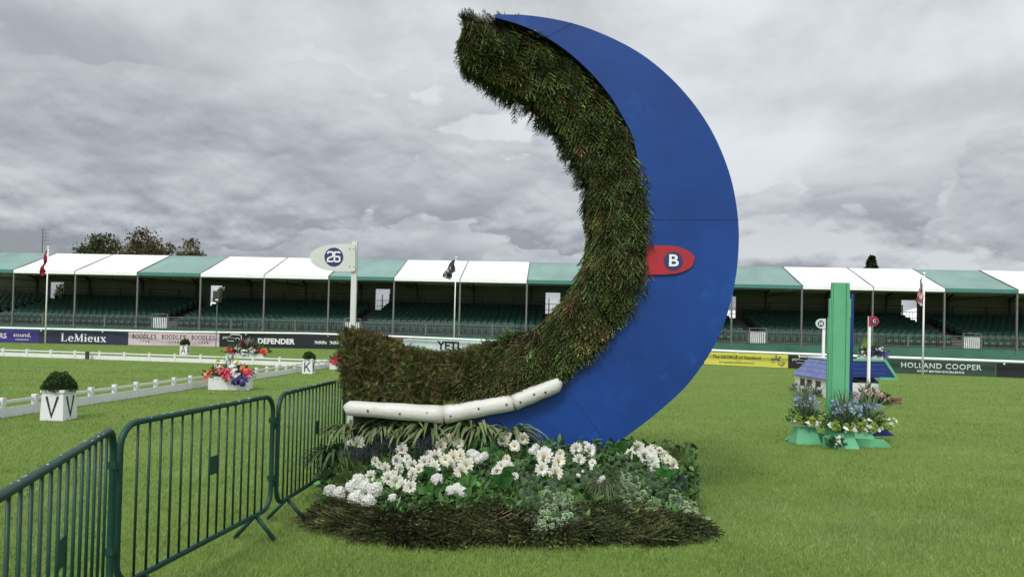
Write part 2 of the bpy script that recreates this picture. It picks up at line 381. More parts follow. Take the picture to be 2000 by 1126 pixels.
def grass():
    n=620000
    D=np.exp(RNG.uniform(math.log(2.2),math.log(50),n)); D[:60000]=np.exp(RNG.uniform(math.log(4.6),math.log(9),60000))
    X=RNG.uniform(-1,1,n)*(.86*D+1.2)
    # gentle tufting
    k=np.sin(X*5.1+2*np.sin(D*3.3))*np.sin(D*4.3+1.7*np.sin(X*2.9)); keep=RNG.uniform(-2.6,1.,n)<k; X=X[keep];D=D[keep];n=len(X)
    h=RNG.uniform(.022,.050,n)*(1-.25*np.clip((D-9)/30,0,1)); w=.0034*np.maximum(1,(D/6))**.85
    a=RNG.uniform(0,2*math.pi,n); lean=RNG.uniform(.1,1.3,n)*h; la=RNG.uniform(0,2*math.pi,n)
    base=np.stack([X,D,np.zeros(n)-.002],1); s_=np.stack([np.cos(a),np.sin(a),np.zeros(n)],1)*w[:,None]
    tip=base+np.stack([np.cos(la)*lean,np.sin(la)*lean,h],1); mid=base+np.stack([np.cos(la)*lean*.3,np.sin(la)*lean*.3,h*.62],1)
    V=np.stack([base-s_*.6,base+s_*.6,mid+s_*.5,mid-s_*.5,tip],1).reshape(-1,3)
    i=(np.arange(n)*5)[:,None]; F=np.concatenate([i+np.array([[0,1,2]]),i+np.array([[0,2,3]]),i+np.array([[3,2,4]])]).astype(np.int32)
    c0=np.array(grassC)*np.ones((n,1)); r=RNG.uniform(0,1,n)
    patch=(np.sin(X*.9+1.3*np.sin(D*.7))*np.sin(D*1.1+X*.3)*.5+.5)
    stripe=np.where(X< -1.5, .94+.10*(np.sin(D*1.55)>0), 1.)
    c0=c0*(.72+.5*RNG.uniform(0,1,n))[:,None]*(.9+.22*patch)[:,None]*(.90+.22*(np.sin(X*2.3+1.1*np.sin(D*1.9)+.5)*np.sin(D*2.7+np.sin(X*3.1))*.5+.5))[:,None]*stripe[:,None]
    r=r+.05-.10*(np.sin(X*1.7+2.*np.sin(D*1.3))*np.sin(D*2.1+1.5*np.sin(X*.8))>.25); dry=(r<.10)|((r<.30)&(((X-3.2)/1.3)**2+((D-6.6)/1.1)**2<1))
    c0[dry]=np.array([.30,.34,.17])*RNG.uniform(.7,1.1,(int(dry.sum()),1))      # dry straw blades
    c0[r>.93]=np.array([.22,.33,.08])*RNG.uniform(.7,1.1,(int((r>.93).sum()),1))
    col=np.repeat(c0,5,axis=0)
    m=mat('grass_blade',attr=True,rough=.55,var=.2,scale=.9,trans=.3,spec=.3)
    o=link('grass',mk('grass',V,F,m,col)); tag(o,'short mown green grass blades of the showground lawn','grass',None,'stuff')
grass()
# ================================================================ GRANDSTAND
TH=math.atan(4.7/75.0)
P0=np.array([-39.2,54.5]); U=np.array([math.cos(TH),-math.sin(TH)]); NB=np.array([math.sin(TH),math.cos(TH)])
def s_at(px):
    k=ray(px,600)[0]/ray(px,600)[1]         # x/y on that sight line
    return (k*P0[1]-P0[0])/(U[0]-k*U[1])
sA,sB=s_at(146),s_at(1986); BAY=(sB-sA)/14; DZ,EZ,RZ,WR,WB=1.12,5.26,7.0,4.5,9.0
n0,n1=-3,17                                  # bays left and right of the frame too
X0=sA+n0*BAY; X1=sA+n1*BAY
GS=thing('grandstand',(P0[0],P0[1],0),'long covered grandstand with green seats under a green and white striped roof','grandstand',rz=-TH)
mWhite=mat('roof_white',(.83,.83,.82),.5,.05,.8,dirt=(.6,.6,.58),dirt_amt=.3,stretch=(1,.4,1),bump=.5,bscale=1.2); mGreen=mat('roof_green',(.165,.27,.238),.5,.14,.6,stretch=(1,.4,1),bump=.5,bscale=1.2,dirt=(.26,.34,.31),dirt_amt=.3)
mGreenD=mat('valance_green',(.055,.19,.15),.6,.1); mPost=mat('stand_steel',(.17,.175,.17),.45,.15,8,metal=.4); mDark=mat('stand_dark_steel',(.035,.04,.04),.6,.2,5)
mDeck=mat('stand_deck',(.07,.07,.07),.8,.2,3); mWall=mat('wall_fabric',(.17,.17,.15),.8,.15,.7,stretch=(1,1,.3)); mSkirt=mat('skirt_green',(.045,.135,.10),.55,.25,.5,bump=.4,bscale=1.5)
mSeat=mat('seat_green',(.020,.062,.048),.3,.3,9); mTreads=mat('aisle_tread',(.16,.16,.155),.8,.2,4)
for i in range(n0,n1):
    a=sA+i*BAY; b=a+BAY; green=((i+3)%3)==1+0 and True
    green=(i%3==1)
    # sheet from front eave over the ridge to the back eave, slightly sagging
    q=MB(); nx,ny=6,8; V=[]
    for side in (0,1):
        for iy in range(ny+1):
            for ix in range(nx+1):
                u=ix/nx; v=iy/ny; y=v*WB if True else 0; z=EZ+(RZ-EZ)*(1-abs(v-.5)*2)
                sag=.05*math.sin(math.pi*u)*math.sin(math.pi*((v*2)%1))
                V.append((a+.03+(b-a-.06)*u, y-.10*(v==0), z-sag-side*.02))
    n=(nx+1)*(ny+1); F=[]
    for iy in range(ny):
        for ix in range(nx):
            k=iy*(nx+1)+ix; F.append((k,k+1,k+nx+2,k+nx+1)); F.append((n+k,n+k+nx+1,n+k+nx+2,n+k+1))
    q.add(V,F); q.build('roof_panel',mGreen if green else mWhite,GS,local=True,smooth=True)
    q=MB(); q.box((a+.03,-.13,EZ-.24),(b-.03,-.10,EZ+.02)); q.build('valance',mGreenD if green else mWhite,GS,local=True)
    # green hem on the sloping seams
mb=MB()
for i in range(n0,n1+1):                     # rafters and seam strips
    x=sA+i*BAY
    mb=MB()
    for p,q2 in (((x,-.12,EZ+.02),(x,WR,RZ+.02)),((x,WR,RZ+.02),(x,WB,EZ+.02))): mb.beam(p,q2,.06,.05)
    mb.build('roof_seam',mPost,GS,local=True)

mb=MB()
for i in range(n0,n1+1):
    x=sA+i*BAY
    mb.beam((x,0,EZ-.28),(x,WR,RZ-.3),.08,.14); mb.beam((x,WR,RZ-.3),(x,WB,EZ-.28),.08,.14); mb.beam((x,0,EZ-.36),(x,WB,EZ-.36),.06,.06)
    mb.beam((x,WR,EZ-.36),(x,WR,RZ-.3),.05,.05)
for y,z in ((0.0,EZ-.30),(WR*.5,(EZ+RZ)/2-.2),(WR,RZ-.2),(WR*1.5,(EZ+RZ)/2-.2),(WB,EZ-.3)): mb.beam((X0,y,z),(X1,y,z),.09,.1)
mb.build('roof_truss',mDark,GS,local=True)
for i in range(n0,n1+1):
    x=sA+i*BAY; q=MB(); q.box((x-.055,-.055,DZ-.35),(x+.055,.055,EZ-.05)); q.box((x-.1,-.1,DZ-.03),(x+.1,.1,DZ+.03)); q.build('post',mPost,GS,local=True)
    q=MB(); q.box((x-.05,WB-.25,0),(x+.05,WB-.15,EZ-.3)); q.build('rear_post',mDark,GS,local=True)
# tiers
NR=10; RD=.82; RI=.2; AI=[sA+(k*3+1)*BAY+.38*BAY for k in range(-1,6)]   # aisle centres (one per green bay)
AW=.62
mb=MB()
for r in range(NR): mb.box((X0,.45+r*RD,DZ+r*RI-.3),(X1,.45+(r+1)*RD,DZ+r*RI))
mb.box((X0,0,DZ-.3),(X1,.45,DZ)); mb.build('deck',mDeck,GS,local=True)
mb=MB()
for x in AI:
    mb=MB()
    for r in range(NR): mb.box((x-AW,.452+r*RD,DZ+r*RI+.003),(x+AW,.52+r*RD+.30,DZ+r*RI+.10)); mb.box((x-AW,.452+r*RD+.38,DZ+r*RI+.003),(x+AW,.45+(r+1)*RD,DZ+r*RI+.012))
    mb.build('aisle_steps',mTreads,GS,local=True)
mb=MB(); mb.box((X0,-.02,0),(X1,.0,DZ-.02)); mb.build('skirt',mSkirt,GS,local=True)
# back wall with openings behind the aisles
mb=MB(); prev=X0
for x in AI:
    mb.box((prev,WB-.1,2.9),(x-.62,WB-.06,EZ+.05)); mb.box((x-.62,WB-.1,EZ-.42),(x+.62,WB-.06,EZ+.05)); prev=x+.62
mb.box((prev,WB-.1,2.9),(X1,WB-.06,EZ+.05)); mb.build('back_wall',mWall,GS,local=True)
mb=MB(); prev=X0
for x in AI+[X1+.6]:
    e=x-.66; zt=DZ+(NR-1)*RI
    for z in (zt+1.0,zt+1.15,zt+1.42): mb.beam((prev,WB-.35,z),(e,WB-.35,z),.04,.05)
    k=int((e-prev)/.14)
    for j in range(k): xx=prev+j*.14; mb.beam((xx,WB-.35,zt),(xx,WB-.35,zt+1.0),.018,.018)
    m_=max(1,int((e-prev)/2.4))
    for j in range(m_+1): xx=prev+(e-prev)*j/m_; mb.beam((xx,WB-.33,zt),(xx,WB-.33,zt+1.5),.12,.05)
    prev=x+.66
mb.build('rear_guard_rail',mDark,GS,local=True)
# landing and stairs behind openings
mb=MB()
for x in AI:
    zt=DZ+(NR-1)*RI
    for z in (zt+.5,zt+1.0): mb.beam((x-.9,WB+1.3,z),(x+2.0,WB+1.3,z),.05,.05)
    for j in range(8): mb.beam((x-.8+j*.25,WB+1.3,zt),(x-.8+j*.25,WB+1.3,zt+1.0),.02,.02)
    mb.beam((x-.35,WB+1.2,0),(x-.35,WB+1.2,zt+1.5),.09,.09); mb.box((x-1.,WB,zt-.1),(x+2.,WB+1.35,zt-.04))
mb.build('rear_landing',mPost,GS,local=True)
# front railing panels (one part per panel)
zr0,zr1=DZ+.04,DZ+.83
gates=[(x-.62,x+.62) for x in AI]
pn=BAY/2.; i=0; x=X0
while x<X1-.1:
    a,b=x,min(x+pn,X1); segs=[(a,b)]
    for g0,g1 in gates:
        ns=[]
        for s0,s1 in segs:
            if g1<=s0 or g0>=s1: ns.append((s0,s1))
            else:
                if g0>s0+.1: ns.append((s0,g0))
                if g1<s1-.1: ns.append((g1,s1))
        segs=ns
    for s0,s1 in segs:
        q=MB()
        for z in (zr0,zr1): q.beam((s0,-.06,z),(s1,-.06,z),.035,.035)
        k=max(2,int((s1-s0)/.115))
        for j in range(k+1): xx=s0+(s1-s0)*j/k; q.beam((xx,-.06,zr0),(xx,-.06,zr1),.016,.016)
        for xx in (s0+.03,s1-.03): q.beam((xx,-.06,zr0-.08),(xx,-.06,zr1+.02),.06,.05)
        q.build('railing',mPost,GS,local=True)
    x+=pn
mGate=mat('gate_white',(.78,.80,.82),.4,.05)
for g0,g1 in gates:
    q=MB(); k=8
    for j in range(k): xx=g0+.14+(g1-g0-.28)*j/(k-1); q.box((xx-.028,-.09,zr0-.06),(xx+.033,-.06,zr1-.06))
    gt=q.build('gate',mGate,GS,local=True)
    q=MB()
    for z in (zr1,zr1+.2,): q.beam((g0-.02,-.08,z),(g1+.02,-.08,z),.04,.04)
    for xx in (g0+.03,g1-.03): q.beam((xx,-.08,zr0-.06),(xx,-.08,zr1+.22),.05,.05)
    q.build('gate_frame',mPost,gt,local=True)
# seats
def seat_mb():
    q=MB(); q.box((-.21,-.02,.36),(.21,.05,.70)); 
    V=[(-.2,-.06,.30),(.2,-.06,.30),(.21,.02,.62),(-.21,.02,.62)]
    q=MB()
    # folded seat pan, rounded, and backrest behind it
    def rr(w,z0,z1,y,t,yt=0.):
        pts=[(-w,z0+.05),(-w+.05,z0),(w-.05,z0),(w,z0+.05),(w,z1-.05),(w-.05,z1),(-w+.05,z1),(-w,z1-.05)]
        n=len(pts); V=[(px_,y+yt*(pz-z0),pz) for px_,pz in pts]+[(px_,y+t+yt*(pz-z0),pz) for px_,pz in pts]
        q.add(V,[tuple(range(n)),tuple(range(2*n-1,n-1,-1))]+[(i,i+n,(i+1)%n+n,(i+1)%n) for i in range(n)])
    rr(.20,.14,.50,0,.05,.05); rr(.225,.45,.84,.10,.03,.22)
    q.box((-.24,.06,0),(-.215,.14,.5)); q.box((.215,.06,0),(.24,.14,.5)); q.beam((-.22,.1,.68),(.22,.1,.68),.04,.03)
    return q
def mSeatFace():
    m=mat('seat_tip',(.55,.56,.52),.6); return m
sq=seat_mb(); seat_me=sq.mesh('seat',mSeat)
SV=np.array(sq.V); tri=[]
for f in sq.F:
    for k in range(1,len(f)-1): tri.append((f[0],f[k],f[k+1]))
SF=np.array(tri); allpos=[]; 
sp=.512
for r in range(NR):
    x=X0+.3
    while x<X1-.2:
        if not any(abs(x-a)<AW+.22 for a in AI): allpos.append((x,.45+r*RD+(.10 if r else -.06),DZ+r*RI,r))
        x+=sp
def topx(x,y):
    w=P0+U*x+NB*y; return 1000+w[0]/w[1]*1390, math.hypot(*w)
cand=[]
for k,p in enumerate(allpos):
    px_,dist=topx(p[0],p[1])
    if p[3]<=1 and 0<px_<2000 and not (1010<px_<1425): cand.append((dist,k))
cand.sort(); chosen=set(k for _,k in cand[:100]); ss_=seat_me
mBolt=mat('label_dot',(.6,.6,.55),.5)
for k in chosen: link('seat',seat_me,GS,allpos[k][:3])
rest=np.array([p[:3] for k,p in enumerate(allpos) if k not in chosen]); K=len(rest)
V=(SV[None]+rest[:,None,:]).reshape(-1,3); F=(SF[None]+(np.arange(K)*len(SV))[:,None,None]).reshape(-1,3)
o=link('seat_rows',mk('seat_rows',V,F,mSeat),GS); o['kind']='stuff'
d=MB()
for p in allpos:
    if p[3]==0: d.box((p[0]-.022,p[1]-.012,p[2]+.34),(p[0]+.022,p[1]-.0,p[2]+.375))
o=d.build('seat_number_tags',mBolt,GS,local=True); o['kind']='stuff'
# ================================================================ BOARDS ALONG THE GRASS
BP=[(-160,665),(0,668.5),(200,672.5),(340,676),(600,680),(760,683.5),(1000,693),(1200,703),(1400,712.5),(1540,719),(1740,728),(1940,735.7),(2160,745)]
BH=[(-160,.87),(340,.87),(600,.95),(1000,.8),(1450,.70),(2160,.66)]
def interp(t,x):
    for (a,b),(c,d_) in zip(t,t[1:]):
        if x<=c: return b+(d_-b)*(x-a)/(c-a)
    return t[-1][1]
def bpt(px): return gp(px,interp(BP,px))
mRail=mat('rail_white',(.84,.84,.83),.35,.05)
cols={'purple':(.045,.03,.20),'navy':(.022,.028,.065),'pink':(.60,.48,.53),'black':(.013,.014,.019),'brown':(.20,.10,.07),'pale':(.50,.57,.61),'yellow':(.60,.58,.09),'green':(.030,.062,.050),'fill':(.02,.05,.042)}
def banner(p0,p1,colr,label,fn=None):
    A=bpt(p0); B=bpt(p1); L_=float(np.linalg.norm(B-A)); rz=math.atan2(B[1]-A[1],B[0]-A[0]); h=interp(BH,(p0+p1)/2)
    t=thing('advertising_board',A,label,'banner','advertising boards below the running rail',rz)
    q=MB(); q.box((.01,0,.02),(L_-.01,.03,h)); q.build('board',mat('board_'+colr,cols[colr],.45,.08,1.5),t,local=True)
    if fn: fn(t,L_,h)
    return t
mTW=mat('letter_white',(.80,.80,.80),.5,.03); mTB=mat('letter_black',(.02,.02,.025),.5,.03); mTG=mat('letter_grey',(.05,.04,.045),.5,.03)
def glyph(mb,ch,x,z,h,serif=True,tk=.16,tn=.06):
    """serif capitals and small letters made of strokes; returns advance"""
    a=tk*h; b=tn*h
    def ln(*p,w=a): mb.stroke([(x+u*h,z+v*h) for u,v in p],w)
    def sf(u,v,w=.30): mb.stroke([(x+(u-w/2)*h,z+v*h),(x+(u+w/2)*h,z+v*h)],b) if serif else None
    def arc(cx,cz,rx,rz_,a0,a1,wt=a,wn=b,n=14):
        P=[(x+(cx+rx*math.cos(math.radians(a0+(a1-a0)*i/n)))*h, z+(cz+rz_*math.sin(math.radians(a0+(a1-a0)*i/n)))*h) for i in range(n+1)]
        for i in range(n):
            am=math.radians(a0+(a1-a0)*(i+.5)/n); w=b+(a-b)*abs(math.cos(am))**1.3; mb.stroke(P[i:i+2],w)
    if ch=='L': ln((.13,0),(.13,1)); sf(.13,.97); sf(.13,.03); ln((.1,.03),(.56,.03),w=b); ln((.56,0),(.60,.25),w=b*1.2); return .70
    if ch=='M': ln((.12,0),(.14,1),w=b); ln((.14,1),(.46,.05),w=a); ln((.46,.05),(.80,1),w=b); ln((.82,0),(.82,1)); sf(.12,.03); sf(.82,.03,.34); sf(.1,.97,.2); sf(.86,.97,.24); return 1.02
    if ch=='i': ln((.13,0),(.13,.62)); sf(.13,.03); sf(.08,.62,.16); ln((.13,.80),(.13,.95)); return .32
    if ch=='e': arc(.28,.32,.22,.31,5,325); ln((.08,.36),(.48,.36),w=b); return .58
    if ch=='u': ln((.13,.64),(.13,.2)); arc(.30,.2,.17,.17,180,330); ln((.49,0),(.49,.64)); sf(.09,.62,.16); sf(.45,.62,.16); sf(.54,.03,.14); return .68
    if ch=='x': ln((.08,.62),(.48,.02)); ln((.48,.62),(.08,.02),w=b); sf(.1,.62,.24); sf(.46,.62,.2); sf(.1,.02,.2); sf(.47,.02,.24); return .60
    if ch=='B': ln((.14,0),(.14,1)); arc(.14,.75,.30,.23,-90,90); arc(.14,.27,.36,.25,-90,90); sf(.14,.98,.26); sf(.14,.02,.26); return .62
    if ch=='O': arc(.42,.5,.36,.48,0,360,n=22); return .86
    if ch=='D': ln((.14,0),(.14,1)); arc(.14,.5,.56,.47,-90,90); sf(.14,.98,.26); sf(.14,.02,.26); return .82
    if ch=='E': ln((.14,0),(.14,1)); [ln((.1,v),(w_,v),w=b*1.2) for v,w_ in ((.97,.54),(.5,.46),(.03,.58))]; ln((.54,.8),(.54,1),w=b); ln((.58,0),(.58,.2),w=b); return .68
    if ch=='S': arc(.3,.74,.2,.22,30,270); arc(.3,.26,.22,.24,90,-150); return .60
    if ch==' ': return .4
    return .5
def gtext(mb,s_,x,z,h,gap=.1,**k):
    for ch in s_: x+=(glyph(mb,ch,x,z,h,**k)+gap)*h
    return x
def b_sound(t,L_,h):
    q=MB(); fx=L_*(28-(-160))/(75+160)
    text(q,'sound.',L_*.862,h*.60,h*.42,.012,1.15); text(q,'entertainment',L_*.862,h*.26,h*.13,.01,1.3); text(q,'RS',L_*.70,h*.50,h*.52,.02,1.0); q.build('lettering',mTW,t,local=True)
def b_lem(t,L_,h):
    q=MB(); w=L_*(208-119)/175; hh=.60*h; tmp=MB(); e=gtext(tmp,'LeMieux',0,0,1.,gap=.07); k=w/(e*hh)
    gtext(q,'LeMieux',0,0,hh,gap=.07); q.V=[(v[0]*k+L_*(119-75)/175,v[1],v[2]+h*.20) for v in q.V]; q.build('lettering',mTW,t,local=True)
def b_boo(t,L_,h):
    q=MB()
    for a in (258,315,373):
        r=MB(); e=gtext(r,'BOODLES',0,0,h*.34,gap=.14,tk=.18,tn=.12); w=L_*47/178; k=w/e; x0=L_*(a-250)/178
        q.add([(v[0]*k+x0,v[1],v[2]+h*.52) for v in r.V],r.F); text(q,'1 7 9 8',x0+w/2,h*.30,h*.24,.01,1.1)
    q.build('lettering',mTG,t,local=True)
def caroutline(q,x,z,w):
    s_=lambda P,k=.016: q.stroke([(x+u*w,z+v*w) for u,v in P],k*w*1.6)
    s_([(0,.17),(.03,.24),(.38,.26),(.44,.38),(.86,.36),(.93,.34),(.98,.2)]); s_([(.44,.42),(.9,.42)]); s_([(.96,.36),(1.,.32),(1.,.16),(.96,.12)])
    for cx in (.13,.78): s_([(cx+.1*math.cos(a/8*math.pi),.10+.10*math.sin(a/8*math.pi)) for a in range(9)],.02)
    s_([(.26,.03),(.60,.03)]); s_([(.24,.2),(.66,.2)],.012)
def horses(q,x,z,w):
    s_=lambda P,k=.03: q.stroke([(x+u*w,z+v*w) for u,v in P],k*w)
    for d in (0,.34,.66):
        s_([(d-.02,.28),(d+.04,.22),(d+.12,.14),(d+.24,.15),(d+.30,.20)],.055); s_([(d-.02,.28),(d-.06,.24)],.04); s_([(d+.10,.16),(d+.14,.27),(d+.09,.29)],.045)
        s_([(d+.08,.12),(d+.0,.04),(d-.04,.06)]); s_([(d+.12,.12),(d+.07,.02)]); s_([(d+.24,.14),(d+.32,.05),(d+.29,.0)]); s_([(d+.22,.13),(d+.26,.02)]); s_([(d+.3,.2),(d+.36,.17)])
def b_def(t,L_,h):
    q=MB(); W_=L_/327.; caroutline(q,W_*(434-428),h*.42,W_*36); text(q,'DEFENDER',W_*(536-428),h*.47,h*.52,.032,1.0)
    V=np.array([v for v in q.V]); 
    q.build('lettering',mTW,t,local=True)
    q=MB(); horses(q,W_*(612-428),h*.34,W_*23); horses(q,W_*(642-428),h*.34,W_*23); horses(q,W_*(672-428),h*.34,W_*23); q.build('horse_logo',mTW,t,local=True)
def b_yeti(t,L_,h):
    q=MB(); text(q,'YETI',L_*(879-787)/210,h*.50,h*.95,.035,1.05); q.build('lettering',mTB,t,local=True)
def b_geo(t,L_,h):
    q=MB(); a=lambda p: L_*(p-1375)/164.
    text(q,'The GEORGE of Stamford',a(1440),h*.66,h*.36,.012,.93); q.build('lettering',mTB,t,local=True); q=MB(); text(q,'www.georgehotelofstamford.com',a(1440),h*.27,h*.22,.008,.88)
    q.build('lettering',mTB,t,local=True)
    q=MB(); x=a(1508); w=a(1534)-a(1508); s_=lambda P,k=.05: q.stroke([(x+u*w,h*.12+v*w) for u,v in P],k*w)
    s_([(0,.45),(.12,.55),(.3,.5),(.5,.52),(.58,.68),(.7,.66)],.12); s_([(.14,.5),(.06,.25),(.0,.3)]); s_([(.2,.45),(.22,.18)]); s_([(.5,.5),(.6,.3),(.68,.36)]); s_([(.46,.46),(.5,.2)]); s_([(.32,.55),(.34,.8),(.4,.78)],.09)
    s_([(.18,.86),(.85,.2)],.025); s_([(.45,.1),(.6,.18),(.78,.1),(.95,.22),(.88,.34),(.76,.26)],.08); s_([(.6,.05),(.75,.02),(.9,.08)]); s_([(.02,.55),(-.05,.4)])
    q.build('horseman_emblem',mat('emblem_grey',(.16,.17,.08),.6),t,local=True)
def b_def2(t,L_,h):
    q=MB(); W_=L_/179.; caroutline(q,W_*8,h*.42,W_*38); text(q,'DEFENDER',W_*112,h*.47,h*.52,.032,1.0); q.build('lettering',mTW,t,local=True)
def b_hol(t,L_,h):
    q=MB(); a=lambda p: L_*(p-1718)/227.; text(q,'HOLLAND COOPER',a(1839),h*.60,h*.50,.020,1.02,spacing=1.12); text(q,'GREAT BRITISH EXCELLENCE',a(1839),h*.22,h*.20,.014,1.13); q.build('lettering',mTW,t,local=True)
    
banner(-160,75,'purple','purple board lettered sound in white at the far left',b_sound)
banner(75,250,'navy','navy board with large white serif lettering LeMieux',b_lem)
banner(250,428,'pink','pale pink board lettered BOODLES 1798 three times in grey',b_boo)
banner(428,755,'black','long black board with a car outline, DEFENDER and galloping horses',b_def)
banner(755,787,'brown','short brown board between the horses board and the pale YETI board')
banner(787,997,'pale','pale grey board lettered YETI in heavy black behind the brush hedge',b_yeti)
banner(1375,1539,'yellow','yellow board lettered The GEORGE of Stamford with a horseman emblem',b_geo)
banner(1539,1718,'black','black board with a white car outline behind the model house',b_def2)
banner(1718,1945,'green','dark green board lettered HOLLAND COOPER GREAT BRITISH EXCELLENCE',b_hol)
banner(1945,2160,'black','plain black board at the far right end of the row')
banner(997,1375,'fill','plain dark green board hidden behind the blue moon')
# running rail
RR=thing('running_rail',bpt(0),'long white plastic running rail above the advertising boards','rail')
pts=[]
for px_ in range(-160,2161,40):
    p=bpt(px_); d=np.array([-p[0],-p[1],0]); d/=np.linalg.norm(d); p=p+d*.35; p[2]=interp(BH,px_)*.985+.10; pts.append(p)
MB().tube(pts,.062,8).build('rail',mRail,RR,smooth=True)
s=0.; last=None; acc=0.
for a,b in zip(pts,pts[1:]):
    L_=np.linalg.norm(b-a); t=(2.6-acc)/L_ if acc<2.6 else 0
    acc+=L_
    if acc>=2.6:
        acc=0; q=MB(); base=np.array([b[0],b[1],0]); out=np.array([b[0],b[1],0])/np.linalg.norm(b[:2])*.55
        q.tube([base+out,base+out+[0,0,b[2]-.12],b-[0,0,.1],b-[0,0,.03]],.022,6); po=q.build('rail_post',mDark,RR)
        q=MB(); q.tube([b+[0,0,-.115],b+[0,-.05,-.115]],.04,8); q.build('bracket_cap',mRail,po)
# ================================================================ DRESSAGE ARENA
mFence=mat('fence_white',(.68,.69,.69),.45,.05,3,dirt=(.55,.58,.45),dirt_amt=.4)
def arena_fence(A,B,label,n,black=None):
    A=np.array(A);B=np.array(B); d=B-A; L_=np.linalg.norm(d); u=d/L_; nrm=np.array([-u[1],u[0],0])
    t=thing('arena_fence',A,label,'fence'); FHT=.34
    k=0
    for i in range(n):
        a=A+d*i/n; b=A+d*(i+1)/n; q=MB(); q.beam(a+u*.02+[0,0,.085],b-u*.02+[0,0,.085],.03,.17)
        if i%3==0: q.beam(a+u*.8+nrm*-.016+[0,0,.085],a+u*.815+nrm*-.016+[0,0,.085],.004,.16)
        q.build('lower_board',mFence,t)
    q=MB(); q.beam(A+[0,0,.27],B+[0,0,.27],.035,.05); q.build('top_rail',mFence,t)
    for i in range(n+1):
        p=A+d*i/n; q=MB(); q.box((p[0]-.038,p[1]-.038,0),(p[0]+.038,p[1]+.038,FHT)); q.box((p[0]-.043,p[1]-.043,FHT-.03),(p[0]+.043,p[1]+.043,FHT+.005))
        q.build('post',mFence if i!=black else mDark,t)
C0=gp(37,810.5); C1=gp(648,717); near0=C0+(C0-C1)*.35
C2=gp(20,695.5); far0=C1+(C2-C1)*1.5
arena_fence(near0,C1,'low white arena fence running away along the near side of the arena',int(np.linalg.norm(C1-near0)/.74))
arena_fence(far0,C1+np.array([.06,.06,0]),'low white arena fence across the far end of the arena',int(np.linalg.norm(C1-far0)/1.12),black=None)
p=gp(173,701); q=MB(); q.box((p[0]-.06,p[1]-.15,0),(p[0]+.06,p[1]-.06,.33)); tag(q.build('marker_post',mDark,None),'slim black marker post against the far white arena fence','post')
p=gp(16,812); dd=(C1-C0)/np.linalg.norm(C1-C0); q=MB(); q.box((p[0]-.03,p[1]-.06,.24),(p[0]+.03,p[1]+.02,.30)); tag(q.build('reflector',mat('red_tag',(.45,.03,.03),.5)),'small red tag on the near white fence rail at the left','tag')
def shrub_geo(r,n,col,seed,flat=.82,leaf=.035):
    v=rnd3(n); v[:,2]=np.abs(v[:,2])*1.0; rad=r*(RNG.uniform(.62,1.,n)**.5)*(1+.10*np.sin(v[:,0]*7+seed)*np.cos(v[:,1]*6+seed*2))
    pos=v*rad[:,None]*[1,1,flat]; d=v+rnd3(n)*.9; R=rotmats(d,rnd3(n),RNG.uniform(0,6,n))
    return scatter(quadleaf(.55,col),pos,R,RNG.uniform(.7,1.3,n)*leaf,colvar(n,.35,.1))
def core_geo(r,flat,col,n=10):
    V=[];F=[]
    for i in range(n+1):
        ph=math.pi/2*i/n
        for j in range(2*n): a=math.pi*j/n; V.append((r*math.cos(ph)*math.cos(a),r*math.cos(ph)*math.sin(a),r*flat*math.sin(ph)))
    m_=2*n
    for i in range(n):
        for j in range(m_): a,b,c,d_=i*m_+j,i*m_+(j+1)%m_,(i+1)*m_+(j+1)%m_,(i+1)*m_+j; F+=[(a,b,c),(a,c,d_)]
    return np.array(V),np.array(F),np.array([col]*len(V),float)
def letter_box(ch,cx,by,label,shl,ang,sc=1.):
    p=gp(cx,by); hw,hb,ht=.172*sc,.186*sc,.52
    t=thing('letter_box',p+np.array([0,.22,0]),label,'letter box','white dressage letter boxes',ang*0)
    q=MB(); V=[(-hb,-hb,0),(hb,-hb,0),(hb,hb,0),(-hb,hb,0),(-hw,-hw,ht-.05),(hw,-hw,ht-.05),(hw,hw,ht-.05),(-hw,hw,ht-.05)]
    q.add(V,[(0,3,2,1),(4,5,6,7),(0,1,5,4),(1,2,6,5),(2,3,7,6),(3,0,4,7)]); q.build('box',mFence,t,local=True,bev=.006)
    q=MB(); q.box((-hw-.02,-hw-.02,ht-.05),(hw+.02,hw+.02,ht)); q.build('rim',mFence,t,local=True,bev=.006)
    for side in (0,1):
        q=MB(); h=.33; w=.24
        w*=.8
        P={'V':[[(-.5,1),(0,0),(.5,1)]],'K':[[(-.45,0),(-.45,1)],[(.45,1),(-.42,.38)],[(-.2,.58),(.48,0)]],'A':[[(-.5,0),(0,1),(.5,0)],[(-.3,.36),(.3,.36)]]}[ch]
        for s_ in P: q.stroke([(u*w,.08+v*h) for u,v in s_],.036,-.004,.0)
        V=[]
        for x,y,z in q.V:
            off=hb-(hb-hw)*z/(ht-.05); yy=-(off+.004)+y
            V.append((x,yy,z) if side==0 else (-yy,x,z))
        q.V=V; q.build('letter',mTB,t,local=True)
    r={'V':.245,'K':.205,'A':.235}[ch]
    s_=thing('box_shrub',p+np.array([0,.22,ht-.02]),shl,'shrub','clipped shrubs in the letter boxes')
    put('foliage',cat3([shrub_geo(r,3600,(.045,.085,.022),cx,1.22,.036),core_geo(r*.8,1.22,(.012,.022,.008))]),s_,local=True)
letter_box('V',98,822,'white tapered box with black letter V, nearest of the letter boxes','clipped round green shrub in the box lettered V',0,1.06)
letter_box('K',599,730,'white tapered box with black letter K near the arena corner','clipped round green shrub in the box lettered K',0,.97)
letter_box('A',357,692.5,'small white box with black letter A behind the far arena fence','clipped round green shrub in the box lettered A',0,1.0)
